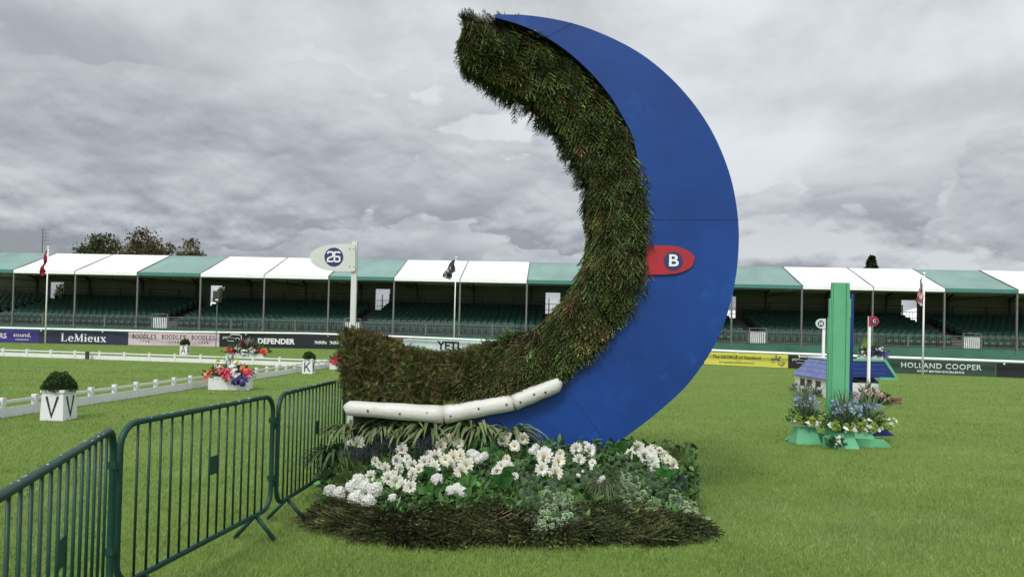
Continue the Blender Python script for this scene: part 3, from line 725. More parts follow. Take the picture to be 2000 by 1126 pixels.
# ---------------- mixed flower planters
FC={'coral':(.75,.18,.10),'pink':(.75,.06,.14),'white':(.78,.77,.72),'purple':(.06,.03,.22),'yellow':(.55,.5,.10),'red':(.16,.01,.03),'silver':(.25,.32,.27),'sage':(.12,.18,.10),'blue':(.32,.40,.60),'pale':(.60,.38,.36),'lime':(.25,.36,.06),'violet':(.13,.08,.42)}
tipT=bloomT('tip')
def flowers(parent,clumps,leafcol=(.04,.09,.025),nleaf=500,ext=(.5,.2,.2),leaf=.06,spikes=None,name='blooms',bl=1.):
    """clumps: (x,y,z,r,colour,n); leaves fill the mass"""
    P=RNG.normal(0,.45,(nleaf,3))*np.array(ext)*1.1+[0,0,ext[2]*.35]; P[:,2]=np.abs(P[:,2])+.02
    k=((P/np.array([ext[0],ext[1],ext[2]*1.3]))**2).sum(1)<1.3; P=P[k]; n=len(P); d=P/np.array(ext)+rnd3(n)*.8+[0,0,.3]
    put('foliage',scatter(leafT(.38,.3,leafcol),P,rotmats(d,rnd3(n),RNG.uniform(0,6,n)),RNG.uniform(.6,1.4,n)*leaf*1.5,colvar(n,.35)),parent,local=True)
    for (x,y,z,r,cn,k) in clumps:
        v=rnd3(k)*RNG.uniform(.5,1,(k,1))*r; v[:,1]=-np.abs(v[:,1]); pos=v+[x,y,z]; dn=v/r+[0,-.6,.5]+rnd3(k)*.35
        Rm=rotmats(np.cross(dn,rnd3(k)),dn,np.zeros(k))
        o=put(cn+'_'+name,scatter(tipT,pos,Rm,RNG.uniform(.7,1.2,k)*leaf*.62*bl,np.array(FC[cn])*colvar(k,.18,.05)),parent,local=True); o['kind']='stuff'
    if spikes:
        sx,sy,sz,h,n,cn=spikes; 
        put('spiky_leaves',scatter(strapT(FC[cn],w=.05,droop=.25),np.array([[sx,sy,sz]]*n)+RNG.normal(0,.02,(n,3)),rotmats(np.stack([np.cos(a:=RNG.uniform(0,6.28,n)),np.sin(a),RNG.uniform(.0,1.6,n)],1),np.array([[0,0,1.]]*n),RNG.normal(0,.3,n)),RNG.uniform(.6,1.,n)*h,colvar(n,.2)),parent,local=True)
def planter(loc,wx,wy,h,label,rz=0.,m=None,taper=0.,name='planter_box',group='white flower planters'):
    t=thing(name,loc,label,'planter',group,rz); q=MB(); a=wx/2;b=wy/2; e=taper
    q.add([(-a,-b,0),(a,-b,0),(a,b,0),(-a,b,0),(-a+e,-b+e,h),(a-e,-b+e,h),(a-e,b-e,h),(-a+e,b-e,h)],[(0,3,2,1),(4,5,6,7),(0,1,5,4),(1,2,6,5),(2,3,7,6),(3,0,4,7)])
    q.build('box',m or mFence,t,local=True,bev=.005); return t
p=gp(440,762); Dp=p[1]; sc=Dp/1390.
planter(p+[0,.35,0],76*sc,.5,26*sc,'white trough planter full of coral, pink and white flowers beside the arena fence',rz=math.radians(8))
t=thing('flower_arrangement',p+[0,.30,26*sc-.05],'mixed coral, pink, white and purple flowers in the nearest white trough','flowers','flower arrangements around the arena')
flowers(t,[(-.52,-.1,.02,.13,'coral',22),(-.46,-.15,.12,.10,'coral',14),(-.18,-.2,.20,.15,'coral',18),(.05,-.25,.12,.20,'pink',42),(-.25,-.1,.26,.12,'white',18),(.12,-.12,.30,.16,'white',36),(.22,-.28,.14,.13,'white',20),(.15,-.05,.42,.12,'yellow',16),(.42,-.1,.22,.15,'coral',26),(.52,-.15,.14,.12,'pink',22),(.42,-.3,-.02,.16,'purple',46),(.26,-.32,-.06,.10,'purple',24),(-.30,-.05,.42,.07,'yellow',7)],nleaf=900,ext=(.60,.3,.24),leaf=.062,spikes=(.0,.05,.25,.36,60,'silver'),bl=1.2)
p=gp(468,700); sc=p[1]/1390.
planter(p+[0,.9,0],74*sc,.5,.25,'low white trough behind the far arena fence under red and white flowers')
t=thing('flower_arrangement',p+[0,.85,.22],'wide mound of red, white and dark maroon flowers behind the far arena fence','flowers','flower arrangements around the arena')
flowers(t,[(-.85,-.1,.1,.2,'coral',22),(-.6,-.1,.12,.2,'pink',26),(-.3,-.1,.24,.2,'white',26),(-.22,-.05,.42,.2,'red',34),(.25,-.05,.36,.2,'red',30),(.0,-.2,.08,.24,'white',34),(.4,-.2,.14,.2,'white',20),(.62,-.1,.14,.18,'pink',26),(.9,-.1,.10,.22,'coral',34)],nleaf=900,ext=(1.05,.35,.3),leaf=.12,spikes=(.05,0,.2,.55,50,'silver'))
p=gp(668,722); sc=p[1]/1390.
planter(p+[0,.3,0],50*sc,.5,.25,'white trough at the arena corner, half hidden by the brush hedge')
t=thing('flower_arrangement',p+[0,.25,.22],'coral and pink flowers at the arena corner, half hidden by the brush hedge','flowers','flower arrangements around the arena')
flowers(t,[(-.3,-.1,.12,.2,'pink',30),(-.4,-.1,.05,.14,'coral',18),(-.1,-.1,.3,.2,'pink',26),(.2,-.1,.2,.2,'white',20)],nleaf=500,ext=(.5,.3,.3),leaf=.09)
# ================================================================ FLAGPOLES, SPEAKER, MAST
mPole=mat('pole_white',(.80,.80,.79),.35,.05)
def flagpole(b,base_y,topy,label,r=.045):
    p=gp(b,base_y); z=at(b,topy,p[1])[2]; t=thing('flagpole',p,label,'flagpole','white flagpoles in front of the grandstand')
    MB().tube([p,p+[0,0,z]],[r,r*.75],10).build('pole',mPole,t,smooth=True)
    MB().tube([p+[0,0,z],p+[0,0,z+.03],p+[0,0,z+.08]],[r*1.6,r*1.9,r*.6],10).build('finial',mPole,t); return p,z
def flag(p,ztop,hoist,drop,wid,fn,label,sgn=-1):
    nu,nv=26,16; V=[];c=[]; t0=p+np.array([sgn*.06,0,ztop])
    for i in range(nu+1):
        u=i/nu
        for j in range(nv+1):
            v=j/nv; x=sgn*(wid*(u**.6)*(.6+.4*math.sin(v*3+1))+.04*math.sin(u*9+v*5)); y=.10*math.sin(u*13+v*6)*u+.05*math.sin(v*11)
            z=-v*hoist*(1-.55*u)-u*drop*(.55+.45*(1-v*.3)); V.append(t0+[x,y,z]); c.append(fn(u,v))
    F=[];m_=nv+1
    for i in range(nu):
        for j in range(nv): a=i*m_+j; F+=[(a,a+1,a+m_+1),(a,a+m_+1,a+m_)]
    V=np.array(V); me=mk('flag',V-p,np.array(F),mat('flag_cloth',attr=True,rough=.7,var=.05,trans=.2),np.array(c),True)
    o=link('flag',me,None,tuple(p)); tag(o,label,'flag','flags hanging from the flagpoles'); md=o.modifiers.new('thickness','SOLIDIFY'); md.thickness=.004
p,z=flagpole(88,671,483,'white flagpole at the left carrying a limp red flag')
flag(p,z-.15,.8,1.6,.42,lambda u,v:(.36,.015,.035) if not (.34<u<.42 and v>.6) else (.6,.5,.5),'limp red flag hanging from the left flagpole')
p,z=flagpole(886,688,503,'white flagpole behind the brush hedge carrying a dark flag')
flag(p,z-.12,.8,1.15,.85,lambda u,v:(.035,.04,.07) if not(.35<v<.62 and math.sin(u*30)>-.2 and u>.15) else (.55,.55,.58),'limp dark navy flag with white lettering on the middle flagpole')
p,z=flagpole(1802,733,535,'white flagpole at the right carrying a striped flag')
def us(u,v):
    if v<.54 and u<.42: return (.04,.045,.13) if not (int(u*30)%2==0 and int(v*26)%2==0) else (.6,.6,.62)
    return (.42,.03,.06) if int(v*13)%2==0 else (.72,.70,.70)
flag(p,z-.1,.95,1.15,.26,us,'limp striped flag with stars on the right flagpole')
p=gp(421.5,678); t=thing('loudspeaker_stand',p,'thin grey pole with a black loudspeaker before the grandstand','loudspeaker'); z=at(421,590,p[1])[2]
MB().tube([p,p+[0,0,z]],.035,8).build('pole',mPost,t); q=MB(); w=.2; q.box((p[0]-.22,p[1]-.2,z),(p[0]+.22,p[1]+.2,z+.75)); q.build('speaker',mDark,t,bev=.02)
q=MB(); q.box((p[0]-.02,p[1]-.22,z+.12),(p[0]+.14,p[1]-.203,z+.2)); q.build('label_plate',mTW,t)
p=at(82,497,70.); p[2]=0; zt=at(81,446,70.)[2]; t=thing('aerial_mast',p,'thin lattice aerial mast rising behind the grandstand roof','aerial')
q=MB(); q.tube([p,p+[0,0,zt]],.06,6); q.build('mast',mPost,t); q=MB()
for i in range(5): zz=zt-.1-i*.36; q.tube([p+[0,0,zz],p+[.72-.03*i,0,zz]],.025,5)
q.tube([p+[.25,0,zt-2.2],p+[.25,0,zt-.1]],.02,5); q.build('aerial_arm',mPost,t)
# ================================================================ TREES AND TENTS BEYOND
def tree(cx,top,base_y,wpx,D,label,col,n=7000,kind='broad',seed=0):
    rr=np.random.default_rng(seed); p=at(cx,base_y,D); p[2]=0; H=at(cx,top,D)[2]; R_=wpx/2*D/1390.
    t=thing('tree',p,label,'tree','trees beyond the grandstand')
    q=MB(); q.tube([(0,0,0),(.1,0,H*.35),(0,.1,H*.6),(.2,0,H*.85)],[.45,.36,.22,.06],8)
    ends=[]
    if kind=='broad':
        for i in range(26):
            a=i*2.4; z0=H*rr.uniform(.35,.75); L_=R_*rr.uniform(.55,.98); zz=z0+L_*rr.uniform(.25,.7); zz=min(zz,H*.95)
            e=np.array([math.cos(a)*L_,math.sin(a)*L_*.7,zz]); q.tube([(0,0,z0),e*[.5,.5,1]+[0,0,-(zz-z0)*.35],e],[.16,.1,.03],5); ends.append(e)
            for k in range(3): ends.append(e*[rr.uniform(.6,1.05),rr.uniform(.6,1.05),1]+[0,0,rr.uniform(-.8,.8)])
        ends.append(np.array([0,0,H*.97])); ends.append(np.array([R_*.2,0,H*.93])); ends.append(np.array([-R_*.25,0,H*.9]))
        ends=np.array(ends); k=rr.integers(0,len(ends),n); pos=ends[k]+rr.normal(0,.42*R_/3.2,(n,3))
        pos=pos[(pos[:,2]<H*1.0)]
        lc=ends[:,0]*0+rr.uniform(.6,1.35,len(ends))
    else:
        t_=rr.uniform(0,1,n)**.8; a=rr.uniform(0,6.28,n); tier=.75+.25*np.sin(t_*23+3*np.sin(a)); rad=R_*(1.0-t_)**.75*tier*rr.uniform(.1,1.,n)**.5+.06
        pos=np.stack([np.cos(a)*rad,np.sin(a)*rad,H-(1-t_)*H*.32],1)
    q.build('trunk',mat('bark',(.09,.07,.055),.9,.3,4,bump=.5),t,local=True)
    n=len(pos); c=np.array(col)*colvar(n,.35,.12)
    put('crown',scatter(quadleaf(.7,(1,1,1)),pos,rotmats(rnd3(n),rnd3(n),RNG.uniform(0,6,n)),RNG.uniform(.6,1.3,n)*.33,c),t,local=True)
tree(197,456,500,98,82,'rounded broadleaf tree at the left of the clump behind the roof',(.060,.070,.026),8200,seed=1)
tree(275,446,500,108,84,'tallest broadleaf tree with browning leaves in the middle of the clump',(.095,.075,.030),9500,seed=2)
tree(330,474,500,70,86,'low brownish tree between the tallest tree and the right one',(.085,.065,.028),5200,seed=5)
tree(372,465,500,66,80,'small rounded tree at the right end of the clump behind the roof',(.100,.085,.035),5500,seed=3)
tree(1702,502,526,44,88,'dark pointed conifer tip showing above the white roof',(.022,.032,.012),7000,'cone',seed=4)
tree(128,547,600,40,95,'tree seen through the left opening in the grandstand back wall',(.055,.065,.02),2500,seed=6)
tree(436,552,600,34,95,'tree seen through the opening above the loudspeaker',(.08,.075,.025),2500,seed=7)
tree(2005,572,600,36,95,'tree showing under the roof at the far right edge',(.05,.07,.02),2500,seed=8)
mTent=mat('tent_white',(.80,.80,.80),.5,.04,1)
def tent(px_,w,hw,hr,D,label):
    p=at(px_,640,D); p[2]=0; t=thing('marquee_tent',p,label,'tent','white marquees beyond the grandstand'); a=w/2
    q=MB(); q.box((-a,-4,0),(a,4,hw)); q.build('wall',mTent,t,local=True)
    q=MB(); q.add([(-a-.2,-4.2,hw),(a+.2,-4.2,hw),(a+.2,4.2,hw),(-a-.2,4.2,hw),(-a*.2,0,hr),(a*.2,0,hr)],[(0,1,5,4),(1,2,5),(2,3,4,5),(3,0,4),(3,2,1,0)]); q.build('roof',mTent,t,local=True)
tent(1800,7,3.4,5.0,78,'white marquee seen through the opening left of the striped flag')
tent(2010,6,3.5,5.2,76,'white marquee beyond the right end of the seating')
tent(440,5,2.9,4.1,80,'white marquee seen through the opening beside the loudspeaker')
tent(1432,6,3.0,4.3,80,'white marquee beyond the opening right of the blue moon')
tent(762,5,2.6,3.6,80,'white marquee seen through the opening right of the number 26 post')
# ================================================================ MOON FENCE
DF,DB,DBD=7.12,8.1,7.06
mBlue=mat('moon_blue',(.005,.043,.215),.5,.2,1.1,bump=.15,bscale=7,dirt=(.015,.080,.33),dirt_amt=.75,spec=.3,detail=7)
mBlueD=mat('moon_seam',(.008,.022,.11),.6,.1)
MF=thing('moon_brush_fence',at(1000,1000,7.2)*[1,1,0],'huge blue crescent moon fence lined with dark spruce brush','jump')
def smooth_curve(P,n=6,closed=False):
    P=np.array(P,float); out=[]
    for i in range(len(P)-1):
        p0=P[max(i-1,0)];p1=P[i];p2=P[i+1];p3=P[min(i+2,len(P)-1)]
        for k in range(n):
            t=k/n; out.append(.5*((2*p1)+(-p0+p2)*t+(2*p0-5*p1+4*p2-p3)*t*t+(-p0+3*p1-3*p2+p3)*t**3))
    out.append(P[-1]); return np.array(out)
outer=smooth_curve([(967,28),(1040,31),(1120,46),(1190,72),(1250,104),(1300,143),(1345,190),(1384,245),(1413,305),(1433,370),(1443,450),(1438,535),(1420,615),(1392,680),(1345,748),(1290,800),(1235,843),(1190,873),(1140,900)])
inner=smooth_curve([(967,34),(1020,50),(1062,70),(1105,98),(1150,138),(1188,182),(1213,222),(1236,268),(1248,330),(1256,400),(1254,470),(1240,535),(1205,600),(1155,655),(1095,705),(1040,745),(985,780),(950,820),(935,880),(940,915)])
def XZ(P,D): return [tuple(at(a,b,D)[[0,2]]) for a,b in P]
fo=XZ(outer,DBD); fi=XZ(inner,DBD)
# strip-triangulated crescent board with thickness, cut into three panels at the seams
def board(fo,fi,y0,y1,name,m,parent):
    def res(P,n):
        P=np.array(P); s_=np.r_[0,np.cumsum(np.linalg.norm(np.diff(P,axis=0),axis=1))]; t=np.linspace(0,s_[-1],n); return np.stack([np.interp(t,s_,P[:,0]),np.interp(t,s_,P[:,1])],1)
    n=90; A=res(fo,n); B=res(fi,n); V=[]; F=[]
    for y in (y0,y1):
        for i in range(n): V.append((A[i][0],y,A[i][1]))
        for i in range(n): V.append((B[i][0],y,B[i][1]))
    for i in range(n-1):
        F.append((i,n+i,n+i+1,i+1)); F.append((2*n+i,2*n+i+1,3*n+i+1,3*n+i)); F.append((i,i+1,2*n+i+1,2*n+i)); F.append((n+i,3*n+i,3*n+i+1,n+i+1))
    F.append((0,2*n,3*n,n)); F.append((n-1,2*n-1,4*n-1,3*n-1))
    q=MB(); q.add(V,F); return q.build(name,m,parent)
board(fo,fi,DBD,DBD+.035,'moon_board',mBlue,MF)
# rear board set back, so the moon has depth
fo2=[(x,z) for x,z in fo]; fi2=[(x,z) for x,z in fi]
rim=MB(); A=np.array(fo)
for i in range(len(A)-1): 
    a,b=A[i],A[i+1]; rim.add([(a[0]*.996,DBD+.035,a[1]-.012),(b[0]*.996,DBD+.035,b[1]-.012),(b[0]*.996,DB,b[1]-.012),(a[0]*.996,DB,a[1]-.012)],[(0,1,2,3)])
rm=rim.build('moon_rim',mBlueD,MF); md=rm.modifiers.new('thickness','SOLIDIFY'); md.thickness=.02; md.offset=-1
board(fo2,fi2,DB,DB+.03,'moon_back_board',mBlue,MF)
q=MB()
for P in ([(1066,73),(1118,45)],[(1262,428),(1443,429)],[(1092,742),(1190,870)]):
    a,b=[at(u,v,DBD-.002) for u,v in P]; q.beam(a,b,.003,.007,up=(0,1,0)) if False else q.stroke([a[[0,2]],b[[0,2]]],.005,DBD-.003,DBD)
q.build('panel_seam',mat('seam_blue',(.006,.028,.13)),MF)
for a in (1090,1160):                      # braces behind
    p=at(a,860,DB+.05); MB().beam((p[0],DB+.04,p[2]+1.),(p[0],DB+1.0,0),.09,.09).build('brace',mBlueD,MF)
# --- spruce brush
SEC=[((909,140),(912,30)),((918,156),(940,33)),((950,180),(992,36)),((978,196),(1052,58)),((1003,207),(1132,101)),((1055,248),(1184,150)),((1100,305),(1227,215)),((1133,370),(1254,300)),
 ((1145,440),(1271,390)),((1140,495),(1271,478)),((1118,548),(1252,560)),((1080,600),(1200,626)),((1035,640),(1146,680)),((985,666),(1088,728)),((928,687),(1000,762)),
 ((870,690),(905,786)),((801,678),(790,786)),((748,655),(712,786)),((709,647),(672,784))]
Ls=np.array([at(a[0],a[1],DB)[[0,2]] for a,b in SEC]); DFS=[7.13]*6+[7.11,7.06,7.02]+[6.99]*20; DFS=DFS[:len(SEC)]; Rs=np.array([at(b[0],b[1],DFS[i])[[0,2]] for i,(a,b) in enumerate(SEC)])
def brush_pt(s_,phi,infl=1.):
    """s along the crescent 0..1, phi around the section: 0 = outer/bottom edge, front at 90, inner at 180, back at 270"""
    k=s_*(len(SEC)-1); i=int(min(len(SEC)-2,k)); f=k-i
    def cr(A):
        p0=A[max(i-1,0)];p1=A[i];p2=A[i+1];p3=A[min(i+2,len(A)-1)]; t=f
        return .5*((2*p1)+(-p0+p2)*t+(2*p0-5*p1+4*p2-p3)*t*t+(-p0+3*p1-3*p2+p3)*t**3)
    l=cr(Ls); r=cr(Rs); c=(l+r)/2; h=(l-r)/2; df=DFS[i]+(DFS[i+1]-DFS[i])*f; yc=(df+DB)/2; hy=(DB-df)/2
    e=.30; sg=lambda v: math.copysign(abs(v)**e,v); a=-math.cos(phi); b=math.sin(phi)
    x,z=c+h*sg(a)*infl; return np.array([x,yc-hy*sg(b)*infl,z])
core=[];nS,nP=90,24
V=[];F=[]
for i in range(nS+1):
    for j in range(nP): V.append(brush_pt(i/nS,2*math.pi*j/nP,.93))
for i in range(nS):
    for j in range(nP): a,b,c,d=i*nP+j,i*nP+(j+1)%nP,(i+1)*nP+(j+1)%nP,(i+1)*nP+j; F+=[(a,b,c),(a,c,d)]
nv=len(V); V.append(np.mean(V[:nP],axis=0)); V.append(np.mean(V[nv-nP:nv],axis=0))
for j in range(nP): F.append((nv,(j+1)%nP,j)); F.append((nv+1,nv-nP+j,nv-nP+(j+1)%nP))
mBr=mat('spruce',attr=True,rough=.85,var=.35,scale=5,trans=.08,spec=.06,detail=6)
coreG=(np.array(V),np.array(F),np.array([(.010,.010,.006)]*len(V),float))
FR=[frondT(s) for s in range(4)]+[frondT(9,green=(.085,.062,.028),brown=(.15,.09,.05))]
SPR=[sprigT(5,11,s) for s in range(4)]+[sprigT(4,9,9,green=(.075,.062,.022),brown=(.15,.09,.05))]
def along(s_):
    e=1e-3; return brush_pt(min(1,s_+e),1.57)-brush_pt(max(0,s_-e),1.57)
def brush_scatter(n,smin,smax,hedge,face=''):
    P=[];Dr=[];Nn=[]
    ee=1/.30
    def pf(): u=RNG.uniform(-.98,.98); return math.acos(-math.copysign(abs(u)**ee,u))
    def pi_(): v=RNG.uniform(-.98,.98); return math.pi-math.asin(math.copysign(abs(v)**ee,v))
    while len(P)<n:
        s_=RNG.uniform(smin,smax); phi=(math.pi-pi_()) if face=='outer' else pi_() if face=='inner' else pf() if RNG.uniform()<.66 else pi_()
        p=brush_pt(s_,phi,.97); nrm=p-brush_pt(s_,phi,.8); nrm/=np.linalg.norm(nrm)
        # surface normal: blend toward front on the flat face
        if p[1]-DF<.06: nrm=np.array([0,-1,0.])+nrm*.15
        elif phi>2.2: nrm=nrm*[1,.15,1]
        nrm/=np.linalg.norm(nrm)
        if hedge:
            d=np.array([RNG.normal(0,.55),0,RNG.normal(.1,.8)])+nrm*.35
            if nrm[2]>.6: d=np.array([RNG.normal(.6,.5),RNG.normal(-.5,.4),.25])
        else:
            al=along(s_); al/=np.linalg.norm(al)
            d=np.array([0,0,-1.])*1.0+al*.45+nrm*.26+rnd3(1)[0]*.20
            if nrm[2]<-.3: d=nrm*.8+np.array([0,0,-.2])+al*.3+rnd3(1)[0]*.6
            if nrm[2]>.35: d=al*.8+nrm*.25+np.array([0,-.5,0])+rnd3(1)[0]*.3
        if face=='outer': al=along(s_); al/=np.linalg.norm(al); nrm=brush_pt(s_,0.01)-brush_pt(s_,3.13); nrm/=np.linalg.norm(nrm); d=-al*.7+nrm*.35+rnd3(1)[0]*.35
        P.append(p-nrm*.02);Dr.append(d);Nn.append(nrm)
    Nn=np.array(Nn); return np.array(P),np.array(Dr),Nn,np.where((Nn[:,2]<-.3)&(Nn[:,1]>-.6),.6,1.)
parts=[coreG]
def addbrush(n,smin,smax,hedge,scl,brownp,br=1.,face=''):
    P,Dr,Nn,us_=brush_scatter(n,smin,smax,hedge and face!='x',face); k=RNG.integers(0,4,n); k[RNG.uniform(0,1,n)<brownp]=4
    sc=RNG.uniform(.75,1.25,n)*scl*us_
    for t in range(5):
        m=k==t
        if m.sum()==0: continue
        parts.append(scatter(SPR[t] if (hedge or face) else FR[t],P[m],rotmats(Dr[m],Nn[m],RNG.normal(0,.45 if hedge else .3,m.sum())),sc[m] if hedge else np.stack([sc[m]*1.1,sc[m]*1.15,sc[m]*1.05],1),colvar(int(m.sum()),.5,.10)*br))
addbrush(1900,0,.77,False,.235,.09,1.45)
addbrush(1900,0,.82,False,.13,.15,1.1,'inner')
addbrush(420,0,.16,False,.13,.25,1.1,'outer')
addbrush(420,0,.03,False,.14,.15,1.1)
addbrush(800,.6,.82,False,.22,.2,1.2)
addbrush(4600,.76,.992,True,.10,.42,1.3)
V,F,c=cat3(parts)
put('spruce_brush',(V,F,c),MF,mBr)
# bare twigs poking through the hedge and brown twig ends on its top
q=MB()
for i in range(110):
    s_=RNG.uniform(.72,.995); phi=math.acos(-math.copysign(abs(RNG.uniform(-.9,.9))**3.3,RNG.uniform(-1,1))); p=brush_pt(s_,phi,1.01); d=np.array([RNG.normal(0,.6),-.25,RNG.normal(.6,.6)]); d/=np.linalg.norm(d); l=RNG.uniform(.05,.22)
    if p[1]>DF+.2: d=np.array([RNG.normal(.5,.4),-.3,RNG.uniform(.2,.6)]); l*=.5
    q.tube([p,p+d*l*.5+[RNG.normal(0,.01),0,0],p+d*l],[.003,.0025,.0015],4,cap=False)
for i in range(50):
    s_=RNG.uniform(.02,.72); p=brush_pt(s_,RNG.uniform(.5,2.6),1.01); d=np.array([RNG.normal(0,.4),-.2,-1.]); d/=np.linalg.norm(d); q.tube([p,p+d*RNG.uniform(.06,.2)],[.004,.002],4,cap=False)
q.build('bare_twigs',mat('twig',(.15,.10,.06),.8,.3,9),MF)['kind']='stuff'
# clipped flat top of the hedge: short straw coloured ends
n=2600; s_=RNG.uniform(.76,.998,n); P=np.array([brush_pt(a,RNG.uniform(2.15,3.6),.985) for a in s_])
d=rnd3(n)*.8+[0.3,-.3,.55]; put('clipped_top',scatter(quadleaf(.16,(1,1,1)),P,rotmats(d,rnd3(n),RNG.uniform(0,6,n)),RNG.uniform(.03,.075,n),np.array([.15,.095,.045])*colvar(n,.4,.1)),MF,mBr)
# hanging broken sprig
p=at(1004,208,7.7); put('hanging_sprig',cat3([scatter(SPR[4],np.array([p,p+[.13,0,.04]]),rotmats(np.array([[.05,0,-1.],[0,0,-1.]]),np.array([[0,-1.,0]]*2),np.zeros(2)),np.array([.2,.11]),np.ones((2,3)))]),MF,mBr)
q=MB(); q.prism([tuple(at(a_,b_,7.09)[[0,2]]) for a_,b_ in ((838,814),(868,816),(975,800),(975,905),(838,905))],7.08,7.10); q.build('lower_board',mBlue,MF)
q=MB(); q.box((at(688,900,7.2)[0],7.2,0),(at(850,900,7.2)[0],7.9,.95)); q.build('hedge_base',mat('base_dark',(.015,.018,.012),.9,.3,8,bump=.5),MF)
# --- white half-round log rail
mLog=mat('log_white',(.60,.59,.545),.5,.10,3,bump=.25,bscale=14,dirt=(.38,.33,.20),dirt_amt=.75,stretch=(1,1,2.5))
LG=[(680,796),(868,809),(1003,785),(1091,750)]; DL=6.98
for k in range(3):
    a=at(*LG[k],DL); b=at(*LG[k+1],DL); u=(b-a)/np.linalg.norm(b-a); e=.0012; r0,r1=[(.072,.088),(.090,.080),(.083,.074)][k]
    q=MB(); n=9; pts=[a+u*e+(b-a-2*u*e)*i/n for i in range(n+1)]
    rs=[r0+(r1-r0)*i/n+.0025*math.sin(i*1.7+k) for i in range(n+1)]
    if k==0: pts=[a-u*.04+[0,0,.02]]+pts; rs=[.02]+rs
    if k==2: pts=pts+[b+u*.035+[0,0,-.02]]; rs=rs+[.03]
    q.tube(pts,rs,18); lo=q.build('log_rail',mLog,MF,smooth=True)
    for t in ([.22,.55,.83] if k==0 else [.1,.5,.9] if k==1 else [.15,.45,.7]):
        c0=a+(b-a)*t+[0,-(r0+r1)/2*.97,-.0]; c0=c0+[0,0,random.uniform(-.02,.03)]; MB().tube([c0,c0+[0,-.006,0]],.011,8).build('bolt',mDark,lo)
if 0: a=at(684,812,7.0); MB().box((a[0]-.0,7.0,0),(a[0]+.035,7.06,a[2]+.02)).build('log_support',mLog,MF)
# --- red B marker on the moon
p=at(1300,508,DBD-.02); t=thing('fence_marker',p,'red leaf-shaped marker lettered B fixed to the blue moon','marker')
def leafshape(x0,x1,y0,y1,D,flip=False):
    P=[]
    n=20
    for i in range(n+1):
        a=i/n; P.append((x0+(x1-x0)*a, a))
    top=[(-1.,.84),(-.98,.96),(-.9,1.),(-.6,1.0),(-.2,.99),(.2,.93),(.5,.80),(.75,.59),(.9,.37),(.98,.15)]
    pts=top+[(x,-y) for x,y in top[::-1][1:]]
    if flip: pts=[(-x,y) for x,y in pts]
    cx=(x0+x1)/2;cy=(y0+y1)/2; return [tuple(at(cx+x*(x1-x0)/2,cy-y*(y1-y0)/2,D)[[0,2]]) for x,y in pts]
mRed=mat('marker_red',(.37,.016,.028),.4,.1,4); mDisc=mat('disc_navy',(.02,.035,.13),.45,.06); mSign=mat('sign_offwhite',(.60,.62,.58),.5,.06,4)
q=MB(); q.prism(leafshape(1261,1358,479,536,DBD-.02),DBD-.022,DBD-.006); q.build('marker_plate',mRed,t)
def disc(c,r,y0,y1): 
    q=MB(); q.tube([(c[0],y1,c[2]),(c[0],y0,c[2])],r,32); return q
c0=at(1314,510,DBD); q=disc(c0,18.5*DBD/1390,DBD-.026,DBD-.022); dk=q.build('disc',mDisc,t)
q=MB(); text(q,'B',c0[0],c0[2],.165,.018,1.15,y=DBD-.028); q.build('letter',mTW,t)
for a,b in ((1266,487),(1266,527)): e=at(a,b,DBD-.024); MB().tube([e,e-[0,.004,0]],.006,6).build('screw',mBlueD,t)
# --- 26 post
DP=8.35; a=at(688,650,DP); base=np.array([a[0],DP,0]); top=at(689,471,DP)[2]; t=thing('fence_number_post',base,'white post with a leaf-shaped sign numbered 26 behind the hedge','marker')
q=MB(); q.box((a[0]-.032,DP,0),(a[0]+.032,DP+.05,top)); q.build('post',mSign,t,bev=.003)
q=MB(); q.prism(leafshape(604,694,476,530,DP-.02,True),DP-.022,DP-.004); q.build('sign_plate',mSign,t)
c0=at(653,502,DP); disc(c0,18.3*DP/1390,DP-.026,DP-.022).build('disc',mDisc,t)
q=MB(); k=.0044
def dig(x,pts): q.stroke([(c0[0]+x+px_*k,c0[2]+pz*k) for px_,pz in pts],.018,DP-.031,DP-.026)
dig(-.039,[(-7,8),(-7,11),(-5,13),(5,13),(7,11),(7,3),(5,1),(-5,-3),(-7,-6),(-7,-12),(8,-12)])
dig(.039,[(7,10),(7,11),(5,13),(-5,13),(-7,11),(-7,-10),(-5,-12),(5,-12),(7,-10),(7,-1),(5,1),(-6,1)])
q.build('number',mTW,t)
q=MB()
for dx in (-4,4):
    for yy in (486,520): e=at(687+dx,yy,DP-.024); MB().tube([e,e-[0,.004,0]],.006,6).build('screw',mDark,t)
# ================================================================ FLOWER MOUND
def mp(px,py,lift=0.):
    t=min(1.1,max(0,(1055-py)/200)); D=5.85+1.2*t+.45*((px-1000)/400)**2; p=at(px,py,D-lift)
    if p[2]<.03: p=gp(px,py,.03)
    return p
nx,ny=40,14; V=[];F=[]
for j in range(ny+1):
    for i in range(nx+1):
        px=645+(1335-645)*i/nx; py=1052-(1052-862)*j/ny
        e=abs(px-1000)/370; py2=py+(0 if e<.7 else (e-.7)*160*(j/ny))
        p=mp(px,py2)+np.array([0,.12,-.05]); p[2]+=.02*math.sin(i*1.9)*math.cos(j*2.3); V.append(p)
for i in range(nx+1): p=V[ny*(nx+1)+i].copy(); p[1]=7.6; V.append(p)
for i in range(nx+1): p=V[-(nx+1)].copy(); p[1]=7.7; p[2]=0; V.append(p)
for j in range(ny+2):
    for i in range(nx): a=j*(nx+1)+i; F.append((a,a+1,a+nx+2,a+nx+1))
q=MB(); q.add(V,F); o=q.build('flower_bank',mat('bank_soil',(.018,.022,.010),.9,.4,9,bump=.6)); tag(o,'dark mound packed with greenery under the moon fence','mound',None,'stuff')
